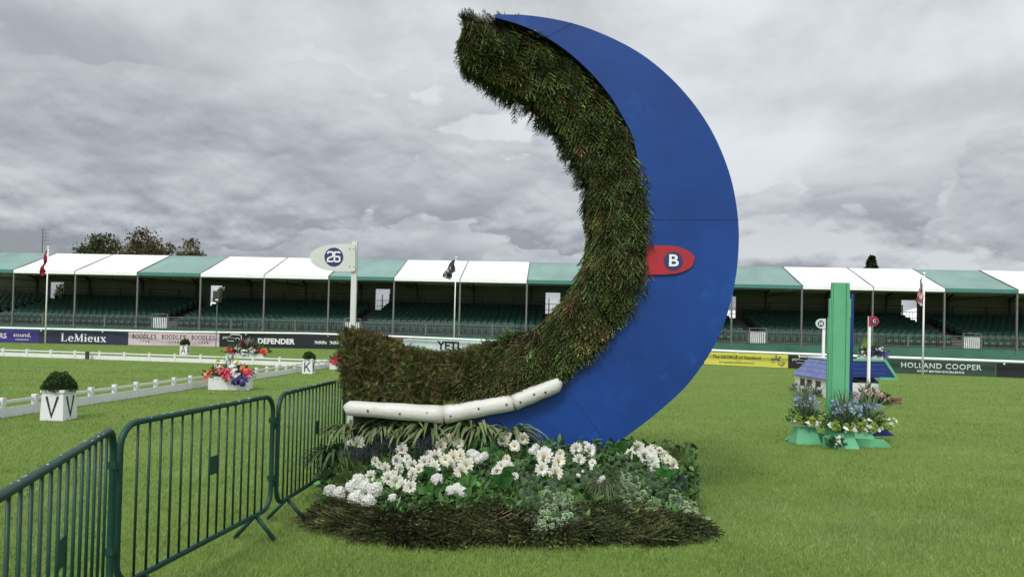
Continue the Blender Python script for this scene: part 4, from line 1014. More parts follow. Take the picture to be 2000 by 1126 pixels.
# filler leaves
n=6800; A=RNG.uniform(628,1362,n); B=RNG.uniform(862,1000,n)+np.maximum(0,np.abs(A-1000)/370-.6)*70*RNG.uniform(0,1,n)
B=np.where(A>1000,B+RNG.uniform(-10,30,n),B)
P=np.array([mp(a,b,RNG.uniform(-.05,.06)) for a,b in zip(A,B)]); d=rnd3(n)+[0,-.5,.15]
cc=np.array([[.065,.140,.036]])*colvar(n,.5,.12)
o=put('filler_foliage',scatter(leafT(.42,.35,(1,1,1)),P,rotmats(d,rnd3(n)*.6+[0,-.6,.5],RNG.normal(0,.6,n)),RNG.uniform(.04,.11,n),cc),None); tag(o,'mixed dark green leaves filling the bank between the flowers','foliage',None,'stuff')
n=1500; A=RNG.uniform(640,1340,n); B=RNG.uniform(880,1010,n); P=np.array([mp(a,b,RNG.uniform(0,.05)) for a,b in zip(A,B)])
o=put('fine_greenery',scatter(quadleaf(.3,(1,1,1)),np.repeat(P,3,0)+RNG.normal(0,.02,(3*n,3)),rotmats(rnd3(3*n)+[0,-.3,.5],rnd3(3*n),RNG.uniform(0,6,3*n)),RNG.uniform(.02,.05,3*n),np.array([.075,.14,.035])*colvar(3*n,.35,.1)),None); tag(o,'fine bright green sprigs tucked between the white flowers','foliage',None,'stuff')
# spruce boughs round the foot
n=1500; A=RNG.uniform(664,1350,n); B=np.zeros(n)
lo=lambda a: 1050-26*max(0,(780-a)/115)**1.6-16*max(0,(a-1220)/130)**1.8+3*math.sin(a/31.); hi=lambda a: 985+45*max(0,(a-1230)/130)+16*max(0,(700-a)/50)
B=np.array([RNG.uniform(hi(a),lo(a)) for a in A]); P=np.array([mp(a,b,0) for a,b in zip(A,B)]); P[:,2]+=RNG.uniform(.0,.05,n)
sw=np.sin(A/58.)*.75+(A-1000)/420
d=np.stack([sw*1.3+RNG.normal(0,.22,n),-.55+0*A,-.42+RNG.normal(0,.12,n)],1); near=P[:,2]<.12; d[near,2]=RNG.normal(-.05,.06,int(near.sum()))
GFS=[frondT(31+s_,green=(.062,.074,.030),brown=(.16,.10,.06)) for s_ in range(3)]
GR=[sprigT(5,12,20+s,green=(.056,.070,.027),brown=(.13,.075,.045)) for s in range(3)]
parts=[]
k=RNG.integers(0,3,n)
for t in range(3):
    m=k==t; parts.append(scatter(GFS[t],P[m],rotmats(d[m],np.array([[0,-.5,1.]]*m.sum()),RNG.normal(0,.25,m.sum())),RNG.uniform(.22,.38,m.sum()),colvar(int(m.sum()),.42,.10)))
V,F,c=cat3(parts); V[:,2]=np.maximum(V[:,2],.006)
o=put('spruce_boughs',(V,F,c),None,mBr); tag(o,'dark spruce boughs laid flat around the foot of the flower bank','boughs',None,'stuff')
q=MB()
for i in range(26):
    a=RNG.uniform(640,1340); b=RNG.uniform(1000,1040); p=mp(a,b,.06); s_=math.sin(a/58.)*.75+(a-1000)/420; pts=[p+[0,0,.03]]
    for k in range(3): pts.append(pts[-1]+np.array([s_*.09+RNG.normal(0,.02),-.05,-.02]))
    for x in pts: x[2]=max(x[2],.02)
    q.tube(pts,[.004,.0035,.003,.002],4,cap=False)
o=q.build('bough_stems',mat('pink_stem',(.20,.12,.08),.7,.2,9)); tag(o,'reddish brown stems of the spruce boughs at the foot of the bank','stems',None,'stuff')
# ---- individual flowering plants
mPet=mat('petal',attr=True,rough=.6,var=.06,scale=30,trans=.3,spec=.2)
BL={}
def bloom_me(kind,v):
    if (kind,v) not in BL: 
        V,F,c=bloomT(kind); BL[(kind,v)]=mk('flower_head',V,F,mPet,np.clip(c,0,.9))
    return BL[(kind,v)]
def plant(name,heads,kind,label,r=.055,leafcol=(.045,.10,.03),nl=60,leaf=.10,lw=.45,edge=None,cat='flowers',group='white flowering plants in the bank'):
    cx=np.mean([h[0] for h in heads]); cy=np.mean([h[1] for h in heads]); root=mp(cx,cy+8,-.08)
    t=thing(name,root,label,cat,group)
    sp_=max(12,max(abs(h[0]-cx) for h in heads)+10); A=RNG.normal(cx,sp_*.6,nl); B=RNG.normal(cy+10,12,nl); P=np.array([mp(a,b,RNG.uniform(.0,.06)) for a,b in zip(A,B)])
    d=rnd3(nl)+[0,-.7,.0]; T=scatter(leafT(lw,.3,leafcol,edge),P-np.array([0,.0,0]),rotmats(d,np.array([[0,-.5,1.]]*nl),RNG.normal(0,.5,nl)),RNG.uniform(.6,1.2,nl)*leaf,colvar(nl,.25,.06))
    put('foliage',T,t)
    for i,h in enumerate(heads):
        p=mp(h[0],h[1],.11); rr=1.24*r*(h[2] if len(h)>2 else 1)*random.uniform(.82,1.14)
        o=bpy.data.objects.new('flower_head',bloom_me(kind,i%3)); C.objects.link(o); o.parent=t; o.location=tuple(p-wloc(t)); o.scale=(rr,rr,rr)
        nv=Vector((random.uniform(-.6,.6)+(h[0]-1000)/900,-1,random.uniform(-.05,.45))); o.rotation_euler=nv.to_track_quat('Z','Y').to_euler()
    q=MB()
    for h in heads: p=mp(h[0],h[1],.07); q.tube([root,(root+p)/2+[0,-.01,.02],p],.003,4,cap=False)
    q.build('stem',mat('stem_green',(.05,.09,.03),.6,.2),t); return t
B_='ball'; D_='daisy'
plant('hydrangea',[(645,959),(663,962)],B_,'pair of white hydrangea balls at the far left of the bank',.053)
plant('hydrangea',[(700,938),(688,951),(712,950),(732,956),(696,972),(719,978)],B_,'six white hydrangea balls massed at the left of the bank',.054)
plant('daisy_plant',[(700,866,1.1)],D_,'single large white daisy below the left end of the log',.062)
plant('daisy_plant',[(702,838),(712,832,.7)],'cream','small white flowers touching the left end of the white log',.05)
plant('daisy_plant',[(725,930),(733,901),(753,916),(741,908,.8)],'open','white open flowers above the hydrangea balls at the left',.056)
plant('daisy_plant',[(758,934),(774,941),(768,928,.8),(786,950),(801,951,1.)],'open','white open flowers with brown eyes low in the left of the bank',.058)
plant('daisy_plant',[(776,898),(785,878),(795,897,.8),(780,915)],D_,'white daisies beside the lavender in the upper left bank',.054)
plant('daisy_plant',[(806,926),(804,908),(818,916,.8),(829,901)],'open','white daisies just left of the two brown-eyed ones',.056)
plant('daisy_plant',[(847,914,1.15),(850,892),(838,888,.8)],'open','large cream flower with a brown eye in the centre of the bank',.058,)
plant('dahlia_plant',[(861,872),(874,856),(888,850),(896,866),(866,864,.8)],'cream','tall white dahlias rising highest left of the middle',.056)
plant('dahlia_plant',[(870,897),(886,892),(899,889),(910,909,1.1),(901,920,1.1),(881,906)],'cream','cream yellow dahlias clustered in the middle of the bank',.056)
plant('dahlia_plant',[(920,886),(935,898),(929,889),(945,891),(918,900,.8)],B_,'frilly white heads just right of the cream dahlias',.040)
plant('hydrangea',[(767,972,.8)],B_,'lone small white ball above the spruce boughs at the left',.045)
plant('hydrangea',[(853,938)],B_,'lone white ball with large leaves beside it, centre of the bank',.05)
plant('hydrangea',[(880,958),(892,953),(903,960)],B_,'trio of white balls low in the middle, above variegated leaves',.046)
plant('dahlia_plant',[(984,860),(1021,857),(1005,871),(992,850,.8),(990,896,.7)],'cream','loose cream dahlias in front of the bottom left of the blue moon',.054)
plant('dahlia_plant',[(970,921),(992,914),(979,909,.8),(1005,930,.7)],D_,'white dahlias above the broad bright green leaves',.052)
plant('daisy_plant',[(1062,893,1.15),(1058,916,1.15),(1064,880,.7)],D_,'two big white daisies stacked above the ivy, left one of two stacks',.066)
plant('daisy_plant',[(1091,901,1.05),(1085,924,1.05),(1094,886,.7)],'cream','two creamy daisies stacked above the ivy, right one of two stacks',.062)
plant('daisy_plant',[(1125,876),(1152,880,1.15),(1131,897,.9),(1143,868,.6),(1157,904,.6)],D_,'white daisies against the lowest point of the blue moon',.060)
plant('small_flower_plant',[(1046,874),(1040,880,.8)],B_,'small pale blossoms at the base of the moon, left of the daisies',.035)
plant('dahlia_plant',[(1247,872),(1231,887),(1240,878,.8)],'cream','white dahlias at the left of the right-hand cluster',.050)
plant('daisy_plant',[(1258,891,1.1),(1274,901,1.1),(1278,914),(1268,884)],D_,'big white daisies at the front of the right-hand cluster',.064)
plant('dahlia_plant',[(1298,890),(1315,908),(1305,899),(1274,876,.8),(1288,880,.8)],'cream','creamy dahlias at the right end of the bank',.056)
plant('small_flower_plant',[(1176,934),(1170,940,.8),(1130,928,.7),(1138,920,.6),(1155,915,.6)],B_,'scattered tiny white blossoms above the wispy grass',.022)
# ---- strap-leaved plants under the log
def strap(px,py,n,L_,label,lift=.0,col=(.10,.16,.055),edge=(.24,.29,.14),w=.082,droop=1.):
    p=mp(px,py,.0)+np.array([0,0,lift]); t=thing('spider_plant',p,label,'plant','arching strap-leaved plants under the log')
    a=RNG.uniform(0,2*math.pi,n); d=np.stack([np.cos(a),np.sin(a)*.8-.25,RNG.normal(.08,.15,n)],1)
    sc=np.stack([RNG.uniform(.6,1.15,n)*L_,np.full(n,L_),RNG.uniform(.55,1.2,n)*L_],1)
    put('leaves',scatter(strapT(col,edge,w,droop),np.array([p]*n)+RNG.normal(0,.015,(n,3)),rotmats(d,np.array([[0,0,1.]]*n),RNG.normal(0,.15,n)),sc,colvar(n,.22,.05)),t)
strap(680,854,63,0.41,'arching striped plant at the left end below the log')
strap(742,848,75,0.41,'arching striped plant second from the left below the log')
strap(790,848,75,0.41,'arching striped plant below the middle of the left log section')
strap(838,852,82,0.43,'arching striped plant under the joint of the left and middle logs')
strap(908,848,82,0.39,'arching striped plant under the middle log section')
strap(940,852,63,0.37,'arching striped plant just left of where blue board shows',.0)
strap(1000,854,33,0.38,'sparse arching plant in front of the blue board',.0)
strap(648,901,56,0.41,'arching plant spilling left beside the barrier',.0,(.05,.10,.035),(.08,.14,.05))
# lavender
def lav(px,py,n,label):
    p=mp(px,py+14,0); t=thing('lavender_plant',p,label,'plant','lavender plants in the bank'); d=np.stack([RNG.normal(0,.30,n),RNG.normal(-.2,.2,n),np.ones(n)],1); P=np.array([p]*n)+RNG.normal(0,.05,(n,3))*[1.,.5,.3]
    Tm=quadleaf(.055,(1,1,1),0.); sc=RNG.uniform(.13,.24,n); R=rotmats(d,rnd3(n),RNG.uniform(0,6,n)); put('stems',scatter(Tm,P,R,sc,np.array([.09,.13,.08])*colvar(n,.3)),t)
    tips=P+R[:,:,0]*sc[:,None]*.75; tips=np.repeat(tips,6,0)+np.repeat(R[:,:,0],6,0)*np.tile(np.arange(6)*.011,n)[:,None]+RNG.normal(0,.003,(6*n,3)); k=len(tips)
    put('flower_spikes',scatter(quadleaf(.9,(1,1,1)),tips,rotmats(rnd3(k),rnd3(k),RNG.uniform(0,6,k)),RNG.uniform(.010,.018,k),np.array([.05,.048,.10])*colvar(k,.3,.1)),t)
lav(690,905,70,'dusty purple lavender left of the daisies'); lav(718,898,50,'lavender clump right beside the single large daisy'); lav(755,880,70,'lavender between the striped plants and the white daisies'); lav(826,884,90,'dark lavender clump below the middle of the log')
# broad leaves
def broad(px,py,n,L_,col,label,veins=None,w=.75,cat='plant'):
    p=mp(px,py,.0); t=thing('broad_leaf_plant',p,label,cat,'broad-leaved plants in the bank'); a=RNG.uniform(0,6.28,n)
    d=np.stack([np.cos(a)*.8,-.65+0*a,np.sin(a)*.7-.1],1); P=np.array([mp(px+RNG.normal(0,5),py+RNG.normal(0,5),.05) for _ in range(n)])
    T=list(leafT(w,.45,col,None,.2)); 
    if veins is not None:
        # finer leaf with pale veins: rib strips standing just above the blade
        V,F,c=T; rib=[(np.array([(0,-.012,.012),(.9,-.004,-.45*.81+.012),(.9,.004,-.45*.81+.012),(0,.012,.012)]),np.array([(0,1,2),(0,2,3)]),np.array([veins]*4))]
        for x0 in (.15,.3,.45,.6):
            for sg in (-1,1):
                x1=x0+.18; y1=sg*w*.36*(1-abs(x0-.4)); rib.append((np.array([(x0,0,-.45*x0*x0+.012),(x0+.035,0,-.45*x0*x0+.012),(x1,y1,-.45*x1*x1+.012+abs(y1)*.4)]),np.array([(0,1,2)]),np.array([veins]*3)))
        T=cat3([tuple(T)]+rib)
    put('leaves',scatter(tuple(T),P,rotmats(d,np.array([[0,-1.,.45]]*n),RNG.normal(0,.35,n)),RNG.uniform(.75,1.15,n)*L_*.92,colvar(n,.16,.04)),t)
gB=(.075,.21,.045); vP=(.45,.56,.33)
broad(644,985,11,.10,(.06,.16,.04),'veined leaves at the lowest left corner of the bank',vP); broad(745,950,8,.11,gB,'bright veined leaves between the hydrangea balls',vP)
broad(770,985,8,.10,(.04,.10,.03),'dark leaves under the lone small white ball'); broad(838,965,7,.13,gB,'large veined leaf hanging over the boughs left of centre',vP)
broad(834,930,8,.12,(.035,.13,.025),'bright green leaves beside the lone white ball'); broad(912,945,13,.13,gB,'pale veined leaves at the centre of the bank',vP)
broad(910,968,7,.15,gB,'largest veined leaf hanging lowest at the centre',vP); broad(962,882,11,.12,(.07,.17,.06),'veined leaves left of the loose cream dahlias',vP)
broad(984,940,22,.16,(.030,.115,.020),'broad glossy bright green leaves in the centre right'); broad(1215,880,20,.12,(.035,.115,.025),'green leaves between the moon base and the right cluster')
broad(1070,873,11,.09,(.07,.17,.06),'pale green leaves at the foot of the moon',vP); broad(1296,932,13,.13,(.035,.13,.025),'bright ribbed leaves below the right-hand daisies')
broad(1250,905,14,.11,(.03,.10,.02),'dark green leaves under the right-hand cluster'); broad(640,925,20,.11,(.025,.065,.02),'dark leaves at the left edge of the bank'); broad(650,880,20,.11,(.025,.06,.02),'dark leaves beside the barrier below the log'); broad(1325,945,17,.10,(.03,.06,.04),'dark blue green leaves at the right end of the bank')
broad(865,955,10,.11,(.035,.11,.025),'dark green leaves left of the trio of white balls'); broad(720,990,8,.09,(.035,.06,.04),'round grey green leaves at the lower left')
# feathery fern tips
def fern(px,py,label):
    p=mp(px,py,.05); t=thing('fern',p,label,'plant'); n=16; a=RNG.normal(1.6,.7,n); d=np.stack([np.cos(a),-.4+0*a,np.sin(a)],1)
    put('fronds',scatter(sprigT(5,8,33,green=(.13,.19,.05),brown=(.1,.14,.04)),np.array([p]*n),rotmats(d,np.array([[0,-1.,0]]*n),np.zeros(n)),RNG.uniform(.1,.17,n),colvar(n,.2)),t)
fern(686,918,'feathery yellow green frond left of the hydrangea balls'); fern(677,942,'feathery yellow green frond above the far left flowers'); fern(1318,898,'feathery bright green frond at the right end')
# ivy
def ivyT():
    A=[(0,.0),(.12,-.42),(.42,-.34),(.62,-.5),(.68,-.2),(1.,0),(.68,.2),(.62,.5),(.42,.34),(.12,.42)]
    V=[(.42,0,.02)]+[(x,y,-.12*x) for x,y in A]; c=[(.06,.12,.045)]*1+[(.44,.50,.32)]*10; F=[(0,1+i,1+(i+1)%10) for i in range(10)]
    V2=[(.42,0,.035)]+[((x-.42)*.78+.42,y*.74,-.05*x+.022) for x,y in A]; b=len(V); F+=[(b,b+1+i,b+1+(i+1)%10) for i in range(10)]
    return np.array(V+V2,float),np.array(F),np.array(c+[(.08,.17,.06)]*11,float)
def ivyG():
    V,F,c=ivyT(); c=c.copy(); c[:11]=(.06,.11,.05); c[11:]=(.045,.085,.035); return V,F,c
IV,IG=ivyT(),ivyG()
def ivy(path,label,var=True,dens=1.,r=13,lf=.052):
    P0_=smooth_curve(path,10); n=int(len(P0_)*3.2*dens); k=RNG.integers(0,len(P0_),n); Q=P0_[k]+RNG.normal(0,r*.55,(n,2)); P=np.array([mp(a,b,.10+RNG.uniform(-.03,.03)) for a,b in Q])
    P[:,2]=np.maximum(P[:,2],.03); t=thing('trailing_ivy',P[0],label,'ivy','trailing ivy in the bank'); a=RNG.uniform(-2.2,-.9,n); d=np.stack([np.cos(a),-.35+0*a,np.sin(a)],1)
    put('leaves',scatter(IV if var else IG,P,rotmats(d,np.array([[0,-1.,.3]]*n)+RNG.normal(0,.35,(n,3)),RNG.normal(0,.3,n)),RNG.uniform(.7,1.25,n)*lf,colvar(n,.18,.05)),t)
    q=MB(); q.tube([np.maximum(mp(a,b,.09),[-99,-99,.02]) for a,b in P0_[::3]],.003,4,cap=False); q.build('stem',mat('stem_green',(.05,.09,.03)),t)
ivy([(1030,925),(1035,960),(1045,1000)],'plain green ivy trailing right of the broad bright leaves',False,1.6,18)
ivy([(1085,915),(1080,950),(1075,1000),(1090,1035)],'plain dark ivy hanging behind the variegated trails',False,1.8,20)
ivy([(1070,955),(1062,990),(1056,1020),(1052,1040)],'white edged ivy trail hanging furthest left',True,1.,10)
ivy([(1090,960),(1082,995),(1080,1040)],'white edged ivy trail hanging to the grass, second from left',True,1.1,11)
ivy([(1105,965),(1110,990),(1108,1012)],'short white edged ivy trail under the stacked creamy daisies',True,1.,10)
ivy([(1125,900),(1150,930),(1190,940)],'dark green ivy under the daisies at the moon base',False,2.,24)
ivy([(1225,925),(1222,960),(1230,1000),(1234,1028)],'white edged ivy trail falling beside the wispy grass',True,1.,9)
ivy([(1215,930),(1245,950),(1275,985)],'white edged ivy trail slanting under the right-hand cluster',True,1.2,13)
ivy([(1260,930),(1285,945),(1320,975)],'plain ivy beneath the right-hand cluster',False,2.,24)
ivy([(1318,965),(1345,990),(1372,1015),(1395,1040)],'white edged ivy trail reaching the grass at the far right',True,1.5,10)
ivy([(1205,905),(1240,920),(1200,950)],'plain ivy between the moon base and the right cluster',False,1.8,24)
ivy([(1125,985),(1130,1015),(1122,1040)],'grey green ivy trail left of the wispy grass',False,1.6,12)
# wispy grass
def wisp(px,py,n,L_,label,col=(.13,.15,.07),w=.012):
    p=mp(px,py,.03); t=thing('wispy_grass',p,label,'plant'); a=RNG.uniform(0,6.28,n); d=np.stack([np.cos(a),np.sin(a)*.6-.5,RNG.normal(-.15,.25,n)],1)
    put('blades',scatter(strapT(col,None,w,1.25),np.array([p]*n)+RNG.normal(0,.015,(n,3)),rotmats(d,np.array([[0,0,1.]]*n),RNG.normal(0,.1,n)),RNG.uniform(.6,1.1,n)*L_,colvar(n,.3)),t)
wisp(1180,948,150,.34,'wispy fine grass tuft drooping in front between the ivy trails')
wisp(1225,872,50,.20,'fine upright grass right of the foot of the moon',(.06,.09,.035))
# ================================================================ BARRIERS
mBar=mat('barrier_green',(.009,.045,.034),.42,.2,4,dirt=(.09,.12,.105),dirt_amt=.10,spec=.3,detail=8)
mChip=mat('paint_chip',(.45,.48,.46),.5,.2)
def barrier(A,B,label,nb,feet=(True,True),lean=0.):
    A=np.array([*A,0.]);B=np.array([*B,0.]); d=B-A; L_=np.linalg.norm(d); u=d/L_; nrm=np.array([-u[1],u[0],0]); ZT,ZB,R_=1.135,.20,.0195
    t=thing('crowd_barrier',(A+B)/2,label,'barrier','green metal crowd barriers')
    pts=[]; cr=.14
    def cn(cx,cz,a0,a1):
        return [(cx+cr*math.cos(math.radians(a0+(a1-a0)*i/7)),cz+cr*math.sin(math.radians(a0+(a1-a0)*i/7))) for i in range(8)]
    loop=cn(cr,ZT-cr,180,90)+cn(L_-cr,ZT-cr,90,0)+cn(L_-cr,ZB+cr,0,-90)+cn(cr,ZB+cr,-90,-180); loop.append(loop[0]); loop.append(loop[1])
    off=lambda s_,z: A+u*s_+nrm*lean*z+np.array([0,0,z])
    MB().tube([off(a,b) for a,b in loop],R_,12,cap=False).build('frame',mBar,t,smooth=True)
    for i in range(nb):
        s_=.10+(L_-.20)*(i+.5)/nb; zt=ZT-.004; zb=ZB
        if s_<cr: zt-=cr-math.sqrt(max(0,cr*cr-(cr-s_)**2)); zb+=cr-math.sqrt(max(0,cr*cr-(cr-s_)**2))
        if L_-s_<cr: k=cr-math.sqrt(max(0,cr*cr-(cr-(L_-s_))**2)); zt-=k; zb+=k
        MB().tube([off(s_,zb),off(s_,zt)],.0082,8).build('bar',mBar,t,smooth=True)
    k=nb//2; s0=.10+(L_-.20)*(k+.5)/nb; s1=.10+(L_-.20)*(k+1.5)/nb; a=off(s0,.72);b=off(s1,.72)
    MB().beam(a,b,.003,.13).build('plate',mBar,t)
    for e,f in ((.25,feet[0]),(L_-.25,feet[1])):
        if not f: continue
        for sg in (-1,1):
            MB().tube([off(e,ZB),A+u*e+nrm*sg*.17+[0,0,.012]],.0165,10).build('foot',mBar,t,smooth=True)
    q=MB()
    for z in (.42,.90): c0=off(0.,z); q.tube([c0,c0-u*.05,c0-u*.05+[0,0,-.05]],.008,6); c1=off(L_,z+.03); q.beam(c1-[0,0,.02],c1+[0,0,.02],.05,.05)
    q.build('hook',mBar,t)['kind']='stuff'
    q=MB(); rr=np.random.default_rng(int(L_*1000)+nb)
    for i in range(26):
        s_=rr.uniform(.15,L_-.15); a=rr.uniform(.3,2.8); c0=off(s_,ZT)+(nrm*math.cos(a)*-1+np.array([0,0,math.sin(a)]))*R_*.99; w=rr.uniform(.004,.014)
        q.beam(c0-u*w,c0+u*w,rr.uniform(.003,.008),.0022,up=(nrm*-math.cos(a)+np.array([0,0,math.sin(a)])))
    q.build('chipped_paint',mChip,t)['kind']='stuff'
barrier((-1.60,2.02),(-2.215,4.00),'green metal barrier nearest the camera at the bottom left',16)
barrier((-2.245,4.12),(-1.985,5.98),'middle green metal barrier showing its whole near foot',15)
barrier((-1.965,6.06),(-1.845,7.95),'farthest green metal barrier running behind the hedge end',17)
# ================================================================ GREEN TOWER AND MODEL HOUSE (right)
mLG=mat('mint_green',(.115,.39,.21),.5,.08,3,bump=.08,bscale=20,dirt=(.06,.30,.15),dirt_amt=.4); mNavy=mat('navy_paint',(.012,.03,.17),.5,.1)
DT=11.35
def xz(px,py,D): return at(px,py,D)[[0,2]]
x0,zt=xz(1624,551,DT); x1,_=xz(1655,551,DT); xe,_=xz(1662,553,DT); z3=xz(1640,583,DT)[1]; z4=xz(1640,620,DT)[1]
TW=thing('green_tower',((x0+x1)/2,DT,0),'tall mint green wooden tower with a navy board behind it','jump wing')
q=MB(); q.box((x0+.012,DT,0),(x1-.012,DT+.055,zt)); q.build('front_board',mLG,TW,bev=.004)
q=MB(); q.box((x0-.016,DT+.01,0),(x0+.010,DT+.06,z3)); q.box((x0-.030,DT+.02,0),(x0-.018,DT+.07,z4)); q.build('left_slat',mLG,TW,bev=.003)
q=MB(); q.box((x1-.010,DT-.015,0),(xe-.02,DT+.12,zt)); q.box((xe-.018,DT-.005,0),(xe,DT+.12,z4)); q.box((x1+.002,DT-.02,z4),(xe,DT-.015,z3)); q.build('right_slat',mLG,TW,bev=.003)
q=MB(); q.box((x0+.03,DT-.006,0),(x0+.036,DT,zt-.02)); q.build('groove',mat('mint_dark',(.03,.2,.1),.6),TW)
xn0,zn=xz(1661,574,DT+.75); xn1,_=xz(1667,574,DT+.75); q=MB(); q.box((xn0-.1,DT+.72,0),(xn1+.0,DT+1.1,zn)); q.build('navy_board',mNavy,TW,bev=.003)
def footboard(pts,D,th,m,name='foot_board'):
    q=MB(); q.prism([tuple(xz(a,b,D)) for a,b in pts],D,D+th); q.build(name,m,TW)
footboard([(1534,858),(1559,840),(1612,846),(1612,866)],11.75,.04,mLG); footboard([(1673,856),(1727,858),(1744,876),(1673,876)],11.30,.04,mLG)
footboard([(1608,875),(1609,853),(1613,850),(1640,850),(1640,872)],11.15,.04,mLG); footboard([(1700,851),(1727,834),(1748,851)],12.1,.03,mNavy)
def grn_planter(pxs,pys,D,label,rz=0):
    (a,b),(c,d_)=pxs; x=[xz(v,pys[1],D)[0] for v in (c,d_)]; xt=[xz(v,pys[0],D)[0] for v in (a,b)]; zt_=xz(a,pys[0],D)[1]
    cx=sum(x)/2; t=thing('tapered_planter',(cx,D+.15,0),label,'planter','mint green tapered planters'); q=MB(); f=[v-cx for v in (*x,*xt)]
    q.add([(f[0],-.15,0),(f[1],-.15,0),(f[1],.2,0),(f[0],.2,0),(f[2],-.06,zt_),(f[3],-.06,zt_),(f[3],.14,zt_),(f[2],.14,zt_)],[(0,3,2,1),(4,5,6,7),(0,1,5,4),(1,2,6,5),(2,3,7,6),(3,0,4,7)])
    q.build('box',mLG,t,local=True,bev=.006); return np.array([cx,D+.12,zt_])
a=grn_planter(((1565,1598),(1555,1606)),(835,868),11.40,'mint green tapered planter left of the green tower')
b=grn_planter(((1635,1671),(1630,1680)),(846,879),11.05,'mint green tapered planter in front of the green tower')
c=grn_planter(((1675,1707),(1670,1713)),(843,860),11.75,'mint green tapered planter right of the green tower')
GF='flower arrangements around the green tower'
def bluemix(p,label,w,k=1.):
    t=thing('flower_arrangement',p+[0,.02,.045],label,'flowers',GF)
    flowers(t,[(-.22*w,-.08,.08,.10,'lime',30),(.05*w,-.10,.06,.10,'lime',26),(.30*w,-.08,.08,.12,'lime',30),(-.32*w,-.1,.08,.05,'white',5),(-.05,-.15,.02,.06,'white',5),(.15*w,-.14,.03,.06,'white',6),(.42*w,-.1,.12,.09,'white',9),
      (-.12*w,0,.30*k,.10,'blue',15),(.10*w,0,.34*k,.12,'blue',18),(.25*w,0,.28*k,.10,'blue',8),(-.2*w,0,.40*k,.07,'blue',12)],nleaf=800,ext=(.44*w,.16,.2),leaf=.036,leafcol=(.05,.11,.035),spikes=(.0,0,.0,.58,60,'sage'),bl=1.45)
bluemix(a,'pale blue and lime flowers in the planter left of the green tower',.75)
bluemix(b,'pale blue, lime and white flowers in the planter before the green tower',.8)
bluemix(c+[.06,0,0],'blue and violet flowers in the planter right of the green tower',.95,1.15)
p=gp(1635,877); t=thing('flower_arrangement',p+[0,.05,0],'low white flowered clump on the grass at the foot of the tower','flowers',GF)
flowers(t,[(0,-.05,.10,.06,'white',9),(.02,-.05,.2,.05,'white',6)],nleaf=160,ext=(.14,.1,.14),leaf=.04)
# house
HX0,HX1,HY0,HY1,HW,HR=8.86,9.80,18.95,22.2,.51,1.05; HC=(HX0+HX1)/2
mClap=mat('clapboard_white',(.74,.74,.72),.6,.06,4); mTile=mat('shingle_blue',(.13,.155,.33),.7,.18,5,bump=.3,bscale=22)
H=thing('model_house',(HC,HY0,0),'white model house with a lilac blue shingle roof behind the green tower','jump')
q=MB()
for k in range(4):
    z0=k*HW/4; z1=(k+1)*HW/4-.006; q.box((HX0+.0,HY0,z0),(HX1,HY1,z1)) 
q.box((HX0+.02,HY0+.02,0),(HX1-.02,HY1-.02,HW-.002)); wl=q.build('wall',mClap,H)
for d_ in (21.6,21.1,20.5):
    q=MB(); q.box((HX0-.006,d_-.14,.22),(HX0-.002,d_+.14,.44)); w_=q.build('window',mat('window_dark',(.05,.04,.04),.4),H)
    q=MB(); q.box((HX0-.014,d_-.17,.20),(HX0-.006,d_-.14,.46)); q.box((HX0-.014,d_+.14,.20),(HX0-.006,d_+.17,.46)); q.build('window_frame',mat('window_wood',(.20,.12,.09),.7),w_)
q=MB(); 
for side in (0,1):
    for k in range(4):                      # courses of shingles, each lapping the one below
        t0,t1=k/4,(k+1)/4+.01; xa=(HX0-.05 if side==0 else HX1+.05); pa=np.array([xa+(HC-xa)*t0,HW+(HR-HW)*t0]); pb=np.array([xa+(HC-xa)*t1,HW+(HR-HW)*t1]); up=.018
        q.add([(pa[0],HY0+.08,pa[1]+up),(pa[0],HY1+.05,pa[1]+up),(pb[0],HY1+.05,pb[1]+.004),(pb[0],HY0+.08,pb[1]+.004),(pa[0],HY0+.08,pa[1]-.01),(pa[0],HY1+.05,pa[1]-.01),(pb[0],HY1+.05,pb[1]-.02),(pb[0],HY0+.08,pb[1]-.02)],[(0,1,2,3),(7,6,5,4),(0,4,5,1),(1,5,6,2),(2,6,7,3),(3,7,4,0)])
q.build('roof',mTile,H)
q=MB(); q.box((HC-.05,HY0+.1,HR),(HC+.3,HY1+.05,HR+.05)); q.build('ridge_cap',mClap,H)
DG=18.85; zt=xz(1727,704,DG)[1]; zb=xz(1751,738,DG)[1]; xr=xz(1727,704,DG)[0]; xt=xz(1751,738,DG)[0]; xn=xz(1716,737,DG)[0]; m_=lambda x:2*HC-x
q=MB(); ow=[(m_(xt)+.15,zb),(m_(xr)+.15,zt),(xr,zt),(xt,zb)]; q.prism(ow,DG-.02,DG+.0); q.build('gable_board',mNavy,H)
q=MB(); e=.055
for k in range(1,4): zz=zb+(zt-zb)*k/4; q.box((m_(xr),DG-.026,zz-.006),(xr+.0,DG-.02,zz+.002))
q.build('slat_line',mat('slat_light',(.08,.12,.35),.6),H)
q=MB(); q.box((m_(xr)+.15,DG-.035,zt-.02),(xr+.02,DG-.005,zt+e-.02)); q.stroke([(xr+.0,zt+.03),(xt+.02,zb-.03)],.07,DG-.034,DG-.004); q.box((xn,DG-.036,zb-.05),(xt+.03,DG-.006,zb+.015)); q.box((xn,DG-.036,zb-.35),(xn+.03,DG-.006,zb-.04)); q.build('gable_trim',mLG,H)
